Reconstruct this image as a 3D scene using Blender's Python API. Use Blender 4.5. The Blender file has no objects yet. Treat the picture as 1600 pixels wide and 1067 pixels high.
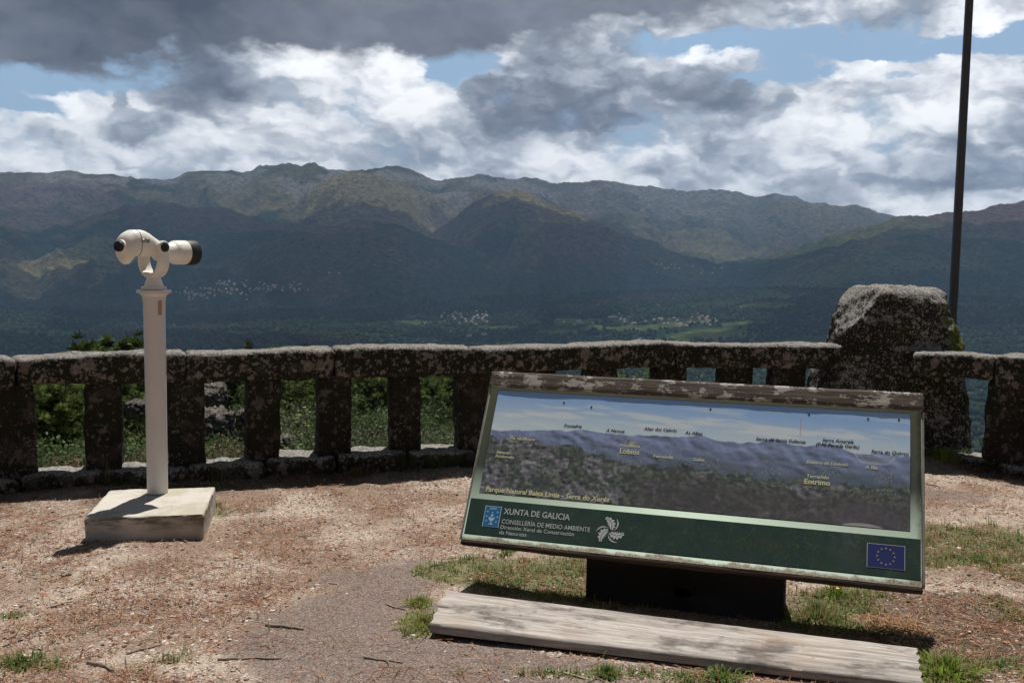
import bpy, math, random
import numpy as np
from mathutils import Vector, Matrix
random.seed(7)
sc = bpy.context.scene
COL = sc.collection
PI = math.pi
rad = math.radians

# ---------------------------------------------------------------- camera geometry (used to survey the place from the photograph)
FPX = 1555.0; PITCH = rad(5.07); ROLL = 0.014; EYE = 1.6
def _rx(a):
    c, s = math.cos(a), math.sin(a); return np.array([[1,0,0],[0,c,-s],[0,s,c]])
def _rz(a):
    c, s = math.cos(a), math.sin(a); return np.array([[c,-s,0],[s,c,0],[0,0,1]])
CM = _rx(PI/2-PITCH) @ _rz(ROLL)
def ray(px, py): return CM @ np.array([(px-800)/FPX, (533.5-py)/FPX, -1.0])
def gpt(px, py, z=0.0):
    d = ray(px, py); t = (z-EYE)/d[2]; return np.array([0,0,EYE]) + d*t
def dirs(px, py):
    d = ray(px, py); return math.atan2(d[0], d[1]), d[2]/math.hypot(d[0], d[1])

# ---------------------------------------------------------------- numpy noise
def _hash(ix, iy, iz, seed):
    h = (ix.astype(np.int64)*374761393 + iy.astype(np.int64)*668265263 + iz.astype(np.int64)*2147483647 + seed*1274126177) & 0xffffffff
    h = ((h ^ (h >> 13))*1274126177) & 0xffffffff
    h = ((h ^ (h >> 15))*2246822519) & 0xffffffff
    return ((h ^ (h >> 16)) & 0xffffff)/float(0xffffff)
def vn(x, y, z=None, seed=0):
    x = np.asarray(x, float); y = np.asarray(y, float)
    z = np.zeros_like(x) if z is None else np.asarray(z, float)
    ix, iy, iz = np.floor(x), np.floor(y), np.floor(z)
    fx, fy, fz = x-ix, y-iy, z-iz
    fx = fx*fx*fx*(fx*(fx*6-15)+10); fy = fy*fy*fy*(fy*(fy*6-15)+10); fz = fz*fz*(3-2*fz)
    def h(a, b, c): return _hash(ix+a, iy+b, iz+c, seed)
    flat = not np.any(fz)
    a = (h(0,0,0)*(1-fx)+h(1,0,0)*fx)*(1-fy) + (h(0,1,0)*(1-fx)+h(1,1,0)*fx)*fy
    if flat: return a
    b = (h(0,0,1)*(1-fx)+h(1,0,1)*fx)*(1-fy) + (h(0,1,1)*(1-fx)+h(1,1,1)*fx)*fy
    return a*(1-fz)+b*fz
def fbm(x, y, z=None, o=4, seed=0, gain=.5):
    s = 0; a = 1; t = 0; f = 1
    for i in range(o):
        s = s + a*vn(np.asarray(x)*f+17.3*i, np.asarray(y)*f+9.1*i, None if z is None else np.asarray(z)*f, seed+i); t += a; a *= gain; f *= 2.03
    return s/t
def ridged(x, y, o=5, seed=0):
    s = 0; a = 1; t = 0; f = 1; w = 1
    for i in range(o):
        n = 1-np.abs(2*vn(x*f+5.7*i, y*f+3.3*i, None, seed+i)-1); n = n*n
        s = s + a*n*w; t += a; w = np.clip(n*1.6, 0, 1); a *= .5; f *= 2.1
    return s/t
def sstep(a, b, x):
    t = np.clip((x-a)/(b-a), 0, 1); return t*t*(3-2*t)

# ---------------------------------------------------------------- object helpers
def tag(o, label=None, cat=None, group=None, kind=None):
    if label: o['label'] = label
    if cat: o['category'] = cat
    if group: o['group'] = group
    if kind: o['kind'] = kind
    return o
def thing(name, label, cat, loc=(0,0,0), rz=0, group=None):
    o = bpy.data.objects.new(name, None); COL.objects.link(o)
    o.empty_display_size = .1
    o.location = loc; o.rotation_euler = (0,0,rz)
    return tag(o, label, cat, group)
def mesh_np(name, V, F, mat=None, smooth=False, cols=None, midx=None):
    """V (n,3); F (m,k) array, or list of arrays with different k"""
    me = bpy.data.meshes.new(name)
    Fs = F if isinstance(F, list) else [F]
    Fs = [np.asarray(f, np.int32) for f in Fs if len(f)]
    V = np.asarray(V, np.float32)
    me.vertices.add(len(V)); me.vertices.foreach_set('co', V.ravel())
    nl = sum(f.size for f in Fs); npol = sum(len(f) for f in Fs)
    me.loops.add(nl); me.loops.foreach_set('vertex_index', np.concatenate([f.ravel() for f in Fs]))
    starts = []; c = 0
    for f in Fs:
        starts.append(c + np.arange(len(f))*f.shape[1]); c += f.size
    me.polygons.add(npol); me.polygons.foreach_set('loop_start', np.concatenate(starts).astype(np.int32))
    if smooth: me.polygons.foreach_set('use_smooth', np.ones(npol, bool))
    if midx is not None: me.polygons.foreach_set('material_index', np.asarray(midx, np.int32))
    me.update(calc_edges=True); me.validate()
    if cols is not None:
        for nm, arr in cols.items():
            at = me.color_attributes.new(nm, 'FLOAT_COLOR', 'POINT')
            a = np.ones((len(V), 4), np.float32); a[:, :arr.shape[1]] = arr
            at.data.foreach_set('color', a.ravel())
    for m in (mat if isinstance(mat, (list, tuple)) else [mat]):
        if m: me.materials.append(m)
    return me
def obj(name, me, parent=None, loc=(0,0,0), rot=(0,0,0)):
    o = bpy.data.objects.new(name, me); COL.objects.link(o)
    o.location = loc; o.rotation_euler = rot
    if parent: o.parent = parent
    return o
class MB:
    """collects simple shapes into one mesh"""
    def __init__(s): s.v = []; s.f = {}; s.n = 0
    def add(s, V, F):
        V = np.asarray(V, float); 
        for f in F: s.f.setdefault(len(f), []).append([i+s.n for i in f])
        s.v.append(V); s.n += len(V); return s
    def box(s, c, d, M=None, bevel=0):
        c = np.array(c, float); h = np.array(d, float)/2
        if bevel:
            b = bevel; P = []; 
            V = []
            for k in range(3):
                for sx in (-1,1):
                    for sy in (-1,1):
                        for sz in (-1,1):
                            p = np.array([sx,sy,sz])*(h-b); p[k] = np.array([sx,sy,sz])[k]*h[k]; V.append(p)
            V = np.array(V)
            def ix(k, sx, sy, sz): return k*8+(sx>0)*4+(sy>0)*2+(sz>0)
            F = []
            for k in range(3):
                a, bb = [(1,2),(2,0),(0,1)][k]
                for sg in (-1,1):
                    q = []
                    for (u, w) in ((-1,-1),(1,-1),(1,1),(-1,1)):
                        t = [0,0,0]; t[k] = sg; t[a] = u; t[bb] = w; q.append(ix(k, *t))
                    F.append(q if sg > 0 else q[::-1])
            for k in range(3):       # edges along axis k
                a, bb = [(1,2),(2,0),(0,1)][k]
                for u in (-1,1):
                    for w in (-1,1):
                        def T(e, kk):
                            t = [0,0,0]; t[k] = e; t[a] = u; t[bb] = w; return ix(kk, *t)
                        q = [T(-1,a), T(1,a), T(1,bb), T(-1,bb)]
                        F.append(q if u*w > 0 else q[::-1])
            for sx in (-1,1):
                for sy in (-1,1):
                    for sz in (-1,1):
                        q = [ix(0,sx,sy,sz), ix(1,sx,sy,sz), ix(2,sx,sy,sz)]
                        F.append(q if sx*sy*sz > 0 else q[::-1])
            V = V + c
        else:
            V = np.array([[x,y,z] for x in (-1,1) for y in (-1,1) for z in (-1,1)])*h + c
            F = [[0,1,3,2],[4,6,7,5],[0,4,5,1],[2,3,7,6],[0,2,6,4],[1,5,7,3]]
        if M is not None: V = V @ np.asarray(M)[:3,:3].T + np.asarray(M)[:3,3]
        return s.add(V, F)
    def rings(s, R, cap=True):
        """R: list of rings (k,3)"""
        k = len(R[0]); V = np.concatenate(R); F = []
        for i in range(len(R)-1):
            for j in range(k):
                a = i*k+j; b = i*k+(j+1)%k
                F.append([a, b, b+k, a+k])
        if cap:
            F.append(list(range(k))[::-1]); F.append([(len(R)-1)*k+j for j in range(k)])
        return s.add(V, F)
    def lathe(s, prof, n=32, axis='z', c=(0,0,0), cap=True):
        a = np.arange(n)*2*PI/n; R = []
        for (r, h) in prof:
            q = np.stack([r*np.cos(a), r*np.sin(a), np.full(n, h)], 1)
            if axis == 'x': q = q[:, [2,0,1]]
            if axis == 'y': q = q[:, [1,2,0]]
            R.append(q+np.array(c))
        return s.rings(R, cap)
    def tube(s, pts, rs, n=8):
        pts = [np.array(p, float) for p in pts]; R = []
        prev = None
        for i, p in enumerate(pts):
            t = pts[min(i+1, len(pts)-1)]-pts[max(i-1, 0)]; t /= np.linalg.norm(t)+1e-9
            u = np.cross(t, [0,0,1]) if prev is None else prev-t*np.dot(prev, t)
            if np.linalg.norm(u) < 1e-3: u = np.cross(t, [1,0,0])
            u /= np.linalg.norm(u); prev = u; w = np.cross(t, u)
            r = rs[i] if hasattr(rs, '__len__') else rs
            a = np.arange(n)*2*PI/n
            R.append(p+r*(np.cos(a)[:,None]*u+np.sin(a)[:,None]*w))
        return s.rings(R)
    def build(s, name, mat, parent=None, smooth=False, loc=(0,0,0), rot=(0,0,0), auto=None):
        me = mesh_np(name, np.concatenate(s.v), [np.array(f) for f in s.f.values()], mat, smooth)
        if auto is not None: 
            me.polygons.foreach_set('use_smooth', np.ones(len(me.polygons), bool)); me.set_sharp_from_angle(angle=rad(auto))
        return obj(name, me, parent, loc, rot)

# ---------------------------------------------------------------- node helpers
class NT:
    def __init__(s, tree): s.t = tree; s.t.nodes.clear()
    def n(s, ty, ins=None, **props):
        nd = s.t.nodes.new(ty)
        for k, v in props.items(): setattr(nd, k, v)
        for k, v in (ins or {}).items(): s.set(nd.inputs[k], v)
        return nd
    def set(s, sock, v):
        if hasattr(v, 'is_output') or isinstance(v, bpy.types.NodeSocket): s.t.links.new(v, sock)
        elif isinstance(v, (tuple, list)) and len(v) == 3 and sock.type == 'RGBA': sock.default_value = (*v, 1)
        else: sock.default_value = v
    def m(s, op, a, b=None, c=None, clamp=False):
        nd = s.t.nodes.new('ShaderNodeMath'); nd.operation = op; nd.use_clamp = clamp
        s.set(nd.inputs[0], a)
        if b is not None: s.set(nd.inputs[1], b)
        if c is not None: s.set(nd.inputs[2], c)
        return nd.outputs[0]
    def vm(s, op, a, b=None, out=0, scale=None):
        nd = s.t.nodes.new('ShaderNodeVectorMath'); nd.operation = op
        s.set(nd.inputs[0], a)
        if b is not None: s.set(nd.inputs[1], b)
        if scale is not None: s.set(nd.inputs['Scale'], scale)
        return nd.outputs[out]
    def noise(s, vec, scale, detail=4, rough=.55, dist=0, color=False, lac=2.0):
        nd = s.n('ShaderNodeTexNoise', {'Scale': scale, 'Detail': detail, 'Roughness': rough, 'Distortion': dist, 'Lacunarity': lac})
        if vec is not None: s.set(nd.inputs['Vector'], vec)
        return nd.outputs['Color' if color else 'Fac']
    def vor(s, vec, scale, out='Distance', rnd=1, feature='F1'):
        nd = s.n('ShaderNodeTexVoronoi', {'Scale': scale, 'Randomness': rnd}, feature=feature)
        if vec is not None: s.set(nd.inputs['Vector'], vec)
        return nd.outputs[out]
    def ss(s, x, a, b):
        nd = s.n('ShaderNodeMapRange', {'Value': x, 'From Min': a, 'From Max': b}, interpolation_type='SMOOTHSTEP')
        return nd.outputs[0]
    def lin(s, x, a, b, c=0., d=1.):
        nd = s.n('ShaderNodeMapRange', {'Value': x, 'From Min': a, 'From Max': b, 'To Min': c, 'To Max': d})
        return nd.outputs[0]
    def mix(s, f, a, b, mode='MIX'):
        nd = s.n('ShaderNodeMix', None, data_type='RGBA', blend_type=mode)
        s.set(nd.inputs[0], f); s.set(nd.inputs[6], a); s.set(nd.inputs[7], b)
        return nd.outputs[2]
def mat(name):
    m = bpy.data.materials.new(name); m.use_nodes = True
    t = NT(m.node_tree)
    out = t.n('ShaderNodeOutputMaterial'); b = t.n('ShaderNodeBsdfPrincipled')
    t.t.links.new(b.outputs[0], out.inputs[0])
    return m, t, b
def bump(t, b, h, strength=.5, dist=.01):
    nd = t.n('ShaderNodeBump', {'Strength': strength, 'Distance': dist, 'Height': h}); t.t.links.new(nd.outputs[0], b.inputs['Normal'])
def simple(name, col, rough=.6, metal=0, var=.15, scale=20, bmp=0, spec=.5):
    m, t, b = mat(name)
    tc = t.n('ShaderNodeTexCoord').outputs['Object']
    n = t.noise(tc, scale, 5)
    c = t.mix(n, tuple(x*(1-var) for x in col), tuple(min(1, x*(1+var)) for x in col))
    t.set(b.inputs['Base Color'], c); b.inputs['Roughness'].default_value = rough; b.inputs['Metallic'].default_value = metal
    b.inputs['Specular IOR Level'].default_value = spec
    if bmp: bump(t, b, n, bmp, .003)
    return m
def vcol_mat(name, attr='Col', rough=.8, spec=.3, nscale=0, namp=.3, trans=0):
    m, t, b = mat(name)
    c = t.n('ShaderNodeVertexColor', None, layer_name=attr).outputs[0]
    if nscale:
        tc = t.n('ShaderNodeTexCoord').outputs['Object']
        c = t.mix(1.0, c, t.mix(t.noise(tc, nscale, 6, .65), (1-namp,)*3, (1+namp,)*3), 'MULTIPLY')
    t.set(b.inputs['Base Color'], c); b.inputs['Roughness'].default_value = rough; b.inputs['Specular IOR Level'].default_value = spec
    if trans:
        tr = t.n('ShaderNodeBsdfTranslucent', {'Color': c})
        mx = t.n('ShaderNodeMixShader', {0: trans, 1: b.outputs[0], 2: tr.outputs[0]})
        out = [n for n in t.t.nodes if n.type == 'OUTPUT_MATERIAL'][0]
        t.t.links.new(mx.outputs[0], out.inputs[0])
    return m
# ================================================================ SKY (world) AND SUN
SUN_EL, SUN_AZ = rad(68), rad(9)
sd = Vector((math.sin(SUN_AZ)*math.cos(SUN_EL), math.cos(SUN_AZ)*math.cos(SUN_EL), math.sin(SUN_EL)))
sun = bpy.data.lights.new('sun', 'SUN'); sun.energy = 5.0; sun.angle = rad(.53); sun.color = (1, .955, .89)
so = bpy.data.objects.new('sun', sun); COL.objects.link(so); so.rotation_euler = sd.to_track_quat('Z', 'Y').to_euler()

W = bpy.data.worlds.new('World'); sc.world = W; W.use_nodes = True
t = NT(W.node_tree)
out = t.n('ShaderNodeOutputWorld')
SKY_S = .1
sky = t.n('ShaderNodeTexSky', None, sky_type='NISHITA', sun_disc=False, sun_elevation=SUN_EL, sun_rotation=SUN_AZ, altitude=700).outputs[0]
gen = t.n('ShaderNodeTexCoord').outputs['Generated']
sep = t.n('ShaderNodeSeparateXYZ', {0: t.vm('NORMALIZE', gen)})
U = t.m('ARCTAN2', sep.outputs[0], sep.outputs[1]); V = t.m('ARCSINE', sep.outputs[2])
UV = t.n('ShaderNodeCombineXYZ', {0: U, 1: V, 2: 0.0}).outputs[0]
# near the horizon clouds flatten: stretch
UVs = t.n('ShaderNodeCombineXYZ', {0: U, 1: t.m('MULTIPLY', V, 1.7), 2: 0.0}).outputs[0]
w1 = t.vm('SUBTRACT', t.noise(UVs, 9, 5, .6, color=True), (.5,.5,.5))
w2 = t.vm('SUBTRACT', t.noise(UVs, 30, 4, .6, color=True), (.5,.5,.5))
warp = t.vm('ADD', t.vm('SCALE', w1, scale=.075), t.vm('SCALE', w2, scale=.026))
UVw = t.vm('ADD', UV, t.vm('MULTIPLY', warp, (1,.8,0)))
def blob(px, py, rx, ry, amp=1.0):
    a, te = dirs(px, py); v = math.atan(te)
    k = 1/FPX*math.cos(a)**2
    d = t.vm('MULTIPLY', t.vm('SUBTRACT', UVw, (a, v, 0)), (1/(rx*k), 1/(ry*k), 0))
    return t.m('MULTIPLY', t.m('EXPONENT', t.m('MULTIPLY', t.vm('DOT_PRODUCT', d, d, out=1), -1.0)), amp)
def bsum(L):
    r = blob(*L[0])
    for q in L[1:]: r = t.m('ADD', r, blob(*q))
    return r
HOLES = [(70,112,120,30),(30,165,70,14,.8),(215,105,60,20,.8),(725,92,50,30,1.1),(700,112,26,22,.7),(1110,62,90,16,1.0),(1290,62,110,20,1.15),(1400,80,110,16,1.0),
         (1570,62,90,20,1.15),(1210,118,110,10,.6),(1420,122,60,7,.3)]
DARK = [(-60,10,240,85,1.3),(60,55,130,45,1.0),(190,20,200,60,1.15),(400,-12,220,58,1.1),(620,5,230,50,1.15),(840,-5,200,58,1.0),(1000,-40,240,54,.7),(640,60,60,22,.5)]
MID = [(880,105,110,60,1.15),(800,165,95,38,1.2),(960,185,80,16,1.0),(1090,125,60,22,.9),(1145,150,46,22,.9),(1000,100,40,20,.5),(215,190,62,20,1.1),(188,155,14,28,.9),(330,105,110,60,.7),(300,140,60,30,.4),
       (1215,165,24,24,.7),(60,215,80,16,.5),(640,215,90,18,.4),(1000,60,110,30,.6),(1180,45,70,24,.5),(1450,235,240,24,.6),(1300,290,300,18,.5),(1560,290,120,30,.5),(500,255,200,10,.5),(420,200,60,20,.4)]
BRIGHT = [(470,105,80,38,.6),(640,150,55,60,.6),(560,130,100,55,.5),(440,190,60,30,.4),(250,230,150,20,.3),(690,230,90,20,.3),(1050,85,90,18,.6),(60,250,100,12,.4),(95,165,30,16,.5),(1530,225,30,16,.9),(1580,240,40,10,.7),(920,250,130,16,.5),(1000,235,60,12,.4),
          (1060,215,60,20,.4),(1340,92,100,12,.5),(1400,330,120,10,.5),(1310,120,90,14,.4),(900,110,20,10,.2),(1380,322,160,12,.4),(300,268,120,10,.5),(660,180,40,30,.5)]
nA = t.noise(UVs, 8, 8, .52, .0)
nB = t.noise(UVs, 34, 6, .55)
def puff(vec):
    s_ = None
    for sc_, am, off in ((9, .55, 0.), (21, .28, 3.1), (52, .14, 7.7)):
        nd = t.n('ShaderNodeTexVoronoi', {'Scale': sc_}, feature='F1', voronoi_dimensions='2D'); t.set(nd.inputs['Vector'], t.vm('ADD', vec, (off, off*.7, 0)))
        q = t.m('MULTIPLY', t.m('SUBTRACT', 1.0, nd.outputs['Distance']), am)
        s_ = q if s_ is None else t.m('ADD', s_, q)
    return s_
wv_ = t.vm('ADD', t.vm('MULTIPLY', UVw, (1,1.45,1)), t.vm('SCALE', w2, scale=.012))
pf = puff(wv_)
rel = t.m('SUBTRACT', pf, puff(t.vm('ADD', wv_, (.0035, .011, 0))))
holes = bsum(HOLES)
n0 = t.m('SUBTRACT', nA, .5); n1 = t.m('SUBTRACT', nB, .5)
cov = t.m('ADD', t.m('SUBTRACT', .72, holes), t.m('ADD', t.m('MULTIPLY', n0, 1.3), t.m('ADD', t.m('MULTIPLY', n1, .5), t.m('MULTIPLY', t.m('SUBTRACT', pf, .62), .9))))
C1 = t.ss(cov, .16, .56)
dark_ = bsum(DARK); mid_ = bsum(MID); bright_ = bsum(BRIGHT)
# above the frame and behind the viewer the dark deck goes on
deck = t.m('MAXIMUM', t.ss(V, .27, .36), t.m('MULTIPLY', t.ss(t.m('ABSOLUTE', U), .75, 1.3), t.ss(V, .02, .3)))
back = t.ss(t.m('ABSOLUTE', U), 1.2, 1.7)
deck = t.m('MAXIMUM', deck, back)
nL = t.m('SUBTRACT', t.noise(t.vm('ADD', UVs, (3.3, 1.7, 0)), 5.5, 5, .45), .5)
br = t.m('ADD', t.m('ADD', .68, t.m('MULTIPLY', nL, 1.7)), t.m('MULTIPLY', rel, .95))
br = t.m('ADD', br, t.m('MULTIPLY', t.m('SUBTRACT', pf, .66), .35))
br = t.m('ADD', br, t.m('ADD', t.m('MULTIPLY', n1, .34), t.m('MULTIPLY', n0, .5)))
br = t.m('ADD', br, t.m('MULTIPLY', bright_, .45))
midk = t.ss(t.m('ADD', mid_, t.m('ADD', t.m('MULTIPLY', n0, 1.5), t.m('MULTIPLY', n1, .7))), .28, .72)
br = t.m('SUBTRACT', br, t.m('MULTIPLY', midk, .28), clamp=True)
ramp = t.n('ShaderNodeValToRGB', {0: br}); cr = ramp.color_ramp
cr.elements[0].position = 0; cr.elements[0].color = (.13,.15,.20,1)
cr.elements[1].position = 1; cr.elements[1].color = (1.22,1.23,1.25,1)
for p, c in ((.25,(.22,.25,.31,1)),(.45,(.37,.41,.48,1)),(.62,(.60,.64,.71,1)),(.78,(.92,.95,1.0,1))):
    e = cr.elements.new(p); e.color = c
skyc = t.mix(1.0, sky, (SKY_S*.8, SKY_S*.92, SKY_S*1.02), 'MULTIPLY')
skyc = t.mix(.6, skyc, (.40,.55,.72))
c = t.mix(C1, skyc, ramp.outputs[0])
dk = t.ss(t.m('ADD', dark_, t.m('ADD', t.m('MULTIPLY', n0, 1.9), t.m('MULTIPLY', n1, .8))), .22, .9)
dcol = t.mix(t.m('ADD', t.m('ADD', .42, t.m('MULTIPLY', nL, 1.6)), t.m('ADD', n0, t.m('ADD', t.m('MULTIPLY', rel, .6), t.m('MULTIPLY', U, .45))), clamp=True), (.065,.072,.095), (.30,.32,.38))
c = t.mix(dk, c, dcol)
DECK = (.066,.074,.092)
c = t.mix(deck, c, DECK)
low = t.ss(V, .0, -.06)
c = t.mix(low, c, (.12,.14,.15))
bg = t.n('ShaderNodeBackground', {0: c, 1: 1.0})
t.t.links.new(bg.outputs[0], out.inputs[0])
W.cycles.sampling_method = 'MANUAL'; W.cycles.sample_map_resolution = 512

# ================================================================ TERRAIN
# ridge crests surveyed from the photograph: (distance m, crest line, front slope, back slope)
SKYL = [(-500,262),(-300,272),(-120,266),(0,268),(60,270),(105,267),(150,274),(175,272),(210,278),(270,278),(310,267),(340,265),(380,268),(400,262),(432,256),(450,253),(470,258),(490,254),(515,263),(545,268),(590,262),(625,260),(650,270),(680,283),(720,278),(755,273),(790,279),(825,276),(870,287),(900,284),(930,282),(950,283),(990,290),(1030,294),(1080,299),(1110,297),(1150,301),(1180,306),(1210,303),(1240,308),(1280,318),(1310,322),(1335,321),(1370,330),(1398,336),(1450,352),(1520,372),(1600,395),(1800,420)]
LAY = [
 (12200, SKYL, .26, .3),
 (10300, [(380,420),(440,345),(480,300),(520,275),(545,266),(562,263),(590,272),(612,285),(640,300),(660,318),(690,338),(720,352),(760,372),(800,392),(850,408),(900,425)], .29, .4),
 (9700, [(600,430),(660,380),(700,345),(740,318),(775,300),(800,296),(830,303),(860,318),(900,334),(940,352),(985,366),(1020,385),(1080,408),(1130,425)], .29, .4),
 (10900, [(840,360),(870,338),(900,330),(940,332),(975,325),(1010,330),(1040,343),(1090,352),(1130,368),(1180,385),(1240,400)], .24, .3),
 (8300, [(700,440),(760,385),(800,357),(850,350),(900,352),(950,358),(1000,371),(1045,387),(1085,402),(1130,414),(1180,425)], .27, .4),
 (8700, [(1060,435),(1120,413),(1160,406),(1200,398),(1240,387),(1280,374),(1320,361),(1360,349),(1400,339),(1440,336),(1480,334),(1520,330),(1545,324),(1575,317),(1600,315),(1700,300),(1900,290),(2200,300)], .24, .35),
 (7600, [(1120,430),(1180,412),(1240,398),(1300,385),(1350,375),(1400,371),(1440,368),(1480,378),(1520,374),(1560,372),(1600,378),(1700,390),(1900,400)], .16, .3),
 (9300, [(-500,300),(-200,330),(0,352),(60,362),(110,352),(150,335),(180,325),(240,315),(300,322),(350,322),(400,338),(440,360),(500,400)], .2, .25),
 (8000, [(-500,380),(-200,395),(0,402),(90,388),(170,372),(250,380),(330,368),(420,362),(500,352),(560,345),(620,352),(680,372),(740,395),(800,415),(860,432)], .17, .2),
 (5600, [(-900,478),(-300,478),(0,484),(100,486),(220,488),(330,500),(430,500),(520,492),(600,484),(680,473),(740,466),(820,462),(900,460),(1000,455),(1100,452),(1200,450),(1300,451),(1400,455),(1500,462),(1600,468),(1900,470)], .07, .10),
]
LAYN = []
for R, L, sf, sb in LAY:
    a = np.array([dirs(*q) for q in L]); LAYN.append((R, a[:,0], a[:,1], sf, sb, min(q[0] for q in L) , max(q[0] for q in L)))
WALL_AZ = np.radians([-180,-100,-75,-60,-45.3,-37.2,-27.2,-19.4,-10.9,-3.7,1.8,7.3,12.7,19.3,21,24.8,27.3,30.5,39.7,55,75,100,180])
WALL_R = np.array([45,40,10,6.6,6.19,6.53,7.03,7.0,7.11,7.24,7.5,7.91,8.23,8.6,8.85,8.3,8.1,7.8,6.6,7.5,14,40,45])+.06
def base_z(az, r):
    rw = np.interp(az, WALL_AZ, WALL_R)+.32
    d = r-rw
    k = 1+.9*sstep(.08,.3,az)*(1-sstep(.9,1.5,az))
    k = k*(1+.15*sstep(-.1,-.35,az))
    prof = np.interp(np.log(np.maximum(d,.01)+1), np.log(np.array([0,.3,2,6,14,30,70,140,400,1200,2400,3400,4600,6500,9000,14000])+1),
                     np.array([0,-.25,-1.0,-2.0,-3.4,-6.6,-14.5,-30,-118,-290,-345,-352,-350,-345,-330,-330]))
    z = np.where(d > 0, prof*np.where(r < 1200, k, 1+(k-1)*np.clip((2400-r)/1200,0,1)), 0)
    return np.maximum(z, -356), d
def smax(a, b, k):
    h = np.clip(.5+.5*(a-b)/k, 0, 1); return b*(1-h)+a*h + k*h*(1-h)
def HT(az, r, detail=True):
    az = np.asarray(az, float); r = np.asarray(r, float)
    x = r*np.sin(az); y = r*np.cos(az)
    z, d = base_z(az, r)
    far = sstep(2500, 4500, r)
    crest = z.copy()
    n_roll = (fbm(x/900., y/900., None, 4, 3)-.5)*70*far
    z = z + n_roll
    wob = (fbm(x/1500., y/1500., None, 3, 11)-.5)
    for i, (R, la, lt, sf, sb, x0, x1) in enumerate(LAYN):
        tt = np.interp(az, la, lt)
        # fall away past the ends of the surveyed line
        over = np.maximum(la[0]-az, az-la[-1]); tt = tt-np.maximum(over, 0)*.5
        Rk = R + 500*np.sin(az*7+i*2.1)+260*np.sin(az*17+i)
        if R < 6000: Rk = R+250*np.sin(az*5+1)
        cz = EYE+Rk*tt+((ridged(az*42+i*3.3, az*0+.5, 4, 77+i)-.45)*42+(fbm(az*190+i, az*0, None, 3, 97+i)-.5)*15 if R > 6000 else 0)
        dd = Rk-r
        h = np.where(dd > 0, cz-sf*dd*(.80+.00006*dd), cz+sb*dd)
        below = np.clip((cz-h)/260., 0, 1)
        amp = 430 if R > 6000 else 40
        fr = 1500. if R > 6000 else 700.
        g = ridged(x/fr+wob*1.1+i*3.1, y/fr*.8+i*1.7, 5, 20+i)
        h = h - (1-g)*amp*below*np.where(dd>0,1,.6) + amp*.14*below
        h = h + (fbm(x/160., y/160., None, 3, 60+i)-.5)*(26 if R > 6000 else 12)
        z = smax(z, h, 30)
    near = (fbm(x/9., y/9., None, 4, 5)-.5)*np.clip(d/10, 0, 1)*np.clip(r/60,.2,1)*3.0
    mid = (fbm(x/80., y/80., None, 4, 6)-.5)*np.clip((r-80)/150, 0, 1)*16*(1-.5*far)
    return z+near*(r < 3000)+mid
def terr_hit(px, py, r0=2500, r1=14000, n=1500):
    a, te = dirs(px, py); rr = np.linspace(r0, r1, n); z = HT(np.full(n, a), rr)
    w = np.nonzero(z > EYE+rr*te)[0]
    i = w[0] if len(w) else n-1
    return a, rr[i], z[i]
azs = np.concatenate([np.radians(np.arange(-180,-60,4)), np.radians(np.arange(-60,-34,.6)), np.linspace(rad(-34), rad(34), 1050), np.radians(np.arange(34.6,60,.6)), np.radians(np.arange(60,180.1,4))])
rr = np.concatenate([np.linspace(.3,9,24)[:-1], np.geomspace(9,150,110)[:-1], np.geomspace(150,2600,70)[:-1], np.geomspace(2600,6200,190)[:-1], np.linspace(6200,13600,250)])
A, R_ = np.meshgrid(azs, rr)
Z = HT(A, R_)
fine_region = (np.abs(R_*np.sin(A)) < 5.4) & (R_*np.cos(A) > 2.4) & (R_*np.cos(A) < 9.4)
Z = np.where(R_ < 12, Z-.05, Z); Z = np.where(fine_region, Z-.25, Z)
X = R_*np.sin(A); Y = R_*np.cos(A)
# land cover and painted sun patches
slope_n = fbm(X/700., Y/700., None, 5, 31); pn = fbm(X/2300.+4, Y/2300., None, 4, 41); sn = fbm(X/140., Y/140., None, 4, 51)
hgt = sstep(50, 900, Z+250*(slope_n-.5)*2)
forest = np.array([.013,.027,.017]); pine = np.array([.020,.036,.016]); scrub = np.array([.085,.080,.040]); heath = np.array([.080,.050,.048]); rock = np.array([.17,.165,.165]); mead = np.array([.085,.115,.038]); sunlit_gold = np.array([.15,.13,.06])
def lerp(a, b, w): return a*(1-w[...,None])+b*w[...,None]
C = lerp(np.broadcast_to(forest, X.shape+(3,)), np.broadcast_to(pine, X.shape+(3,)), sn)
C = lerp(C, heath, sstep(.46,.62,pn+(sn-.5)*.3)*.75*sstep(-250,100,Z))
C = lerp(C, scrub, sstep(.47,.60,slope_n+(sn-.5)*.35+.13*(hgt-.5))*.8*sstep(-330,200,Z))
rk = sstep(.52,.66,fbm(X/330.,Y/330.,None,5,71)+.16*(hgt-.5)+.08*sstep(.0,.2,A)*sstep(9800,10800,R_))*sstep(250,700,Z)
C = lerp(C, rock, rk*.7)
C = lerp(C, np.array([.11,.11,.105]), sstep(10600,11200,R_)*sstep(-.10,.02,A)*.55)
def patch(px, py, ra, rrad, col, w, seed=0, thr=.45):
    global C
    a, r, z = terr_hit(px, py)
    d = ((A-a)/(ra/FPX))**2+((R_-r)/rrad)**2
    k = np.exp(-d)*1.5-(fbm(X/200.,Y/200.,None,4,81+seed)-.5)*1.6
    C = lerp(C, col, sstep(thr-.2, thr+.35, k)*w*(d < 6))
patch(85,398,110,500,sunlit_gold,.75,1); patch(180,395,60,300,mead,.25,2); patch(560,290,60,500,sunlit_gold,.8,3); patch(640,320,60,700,sunlit_gold,.6,4)  # gold patches put the sunlit spots of the slopes into the land colour
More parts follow.
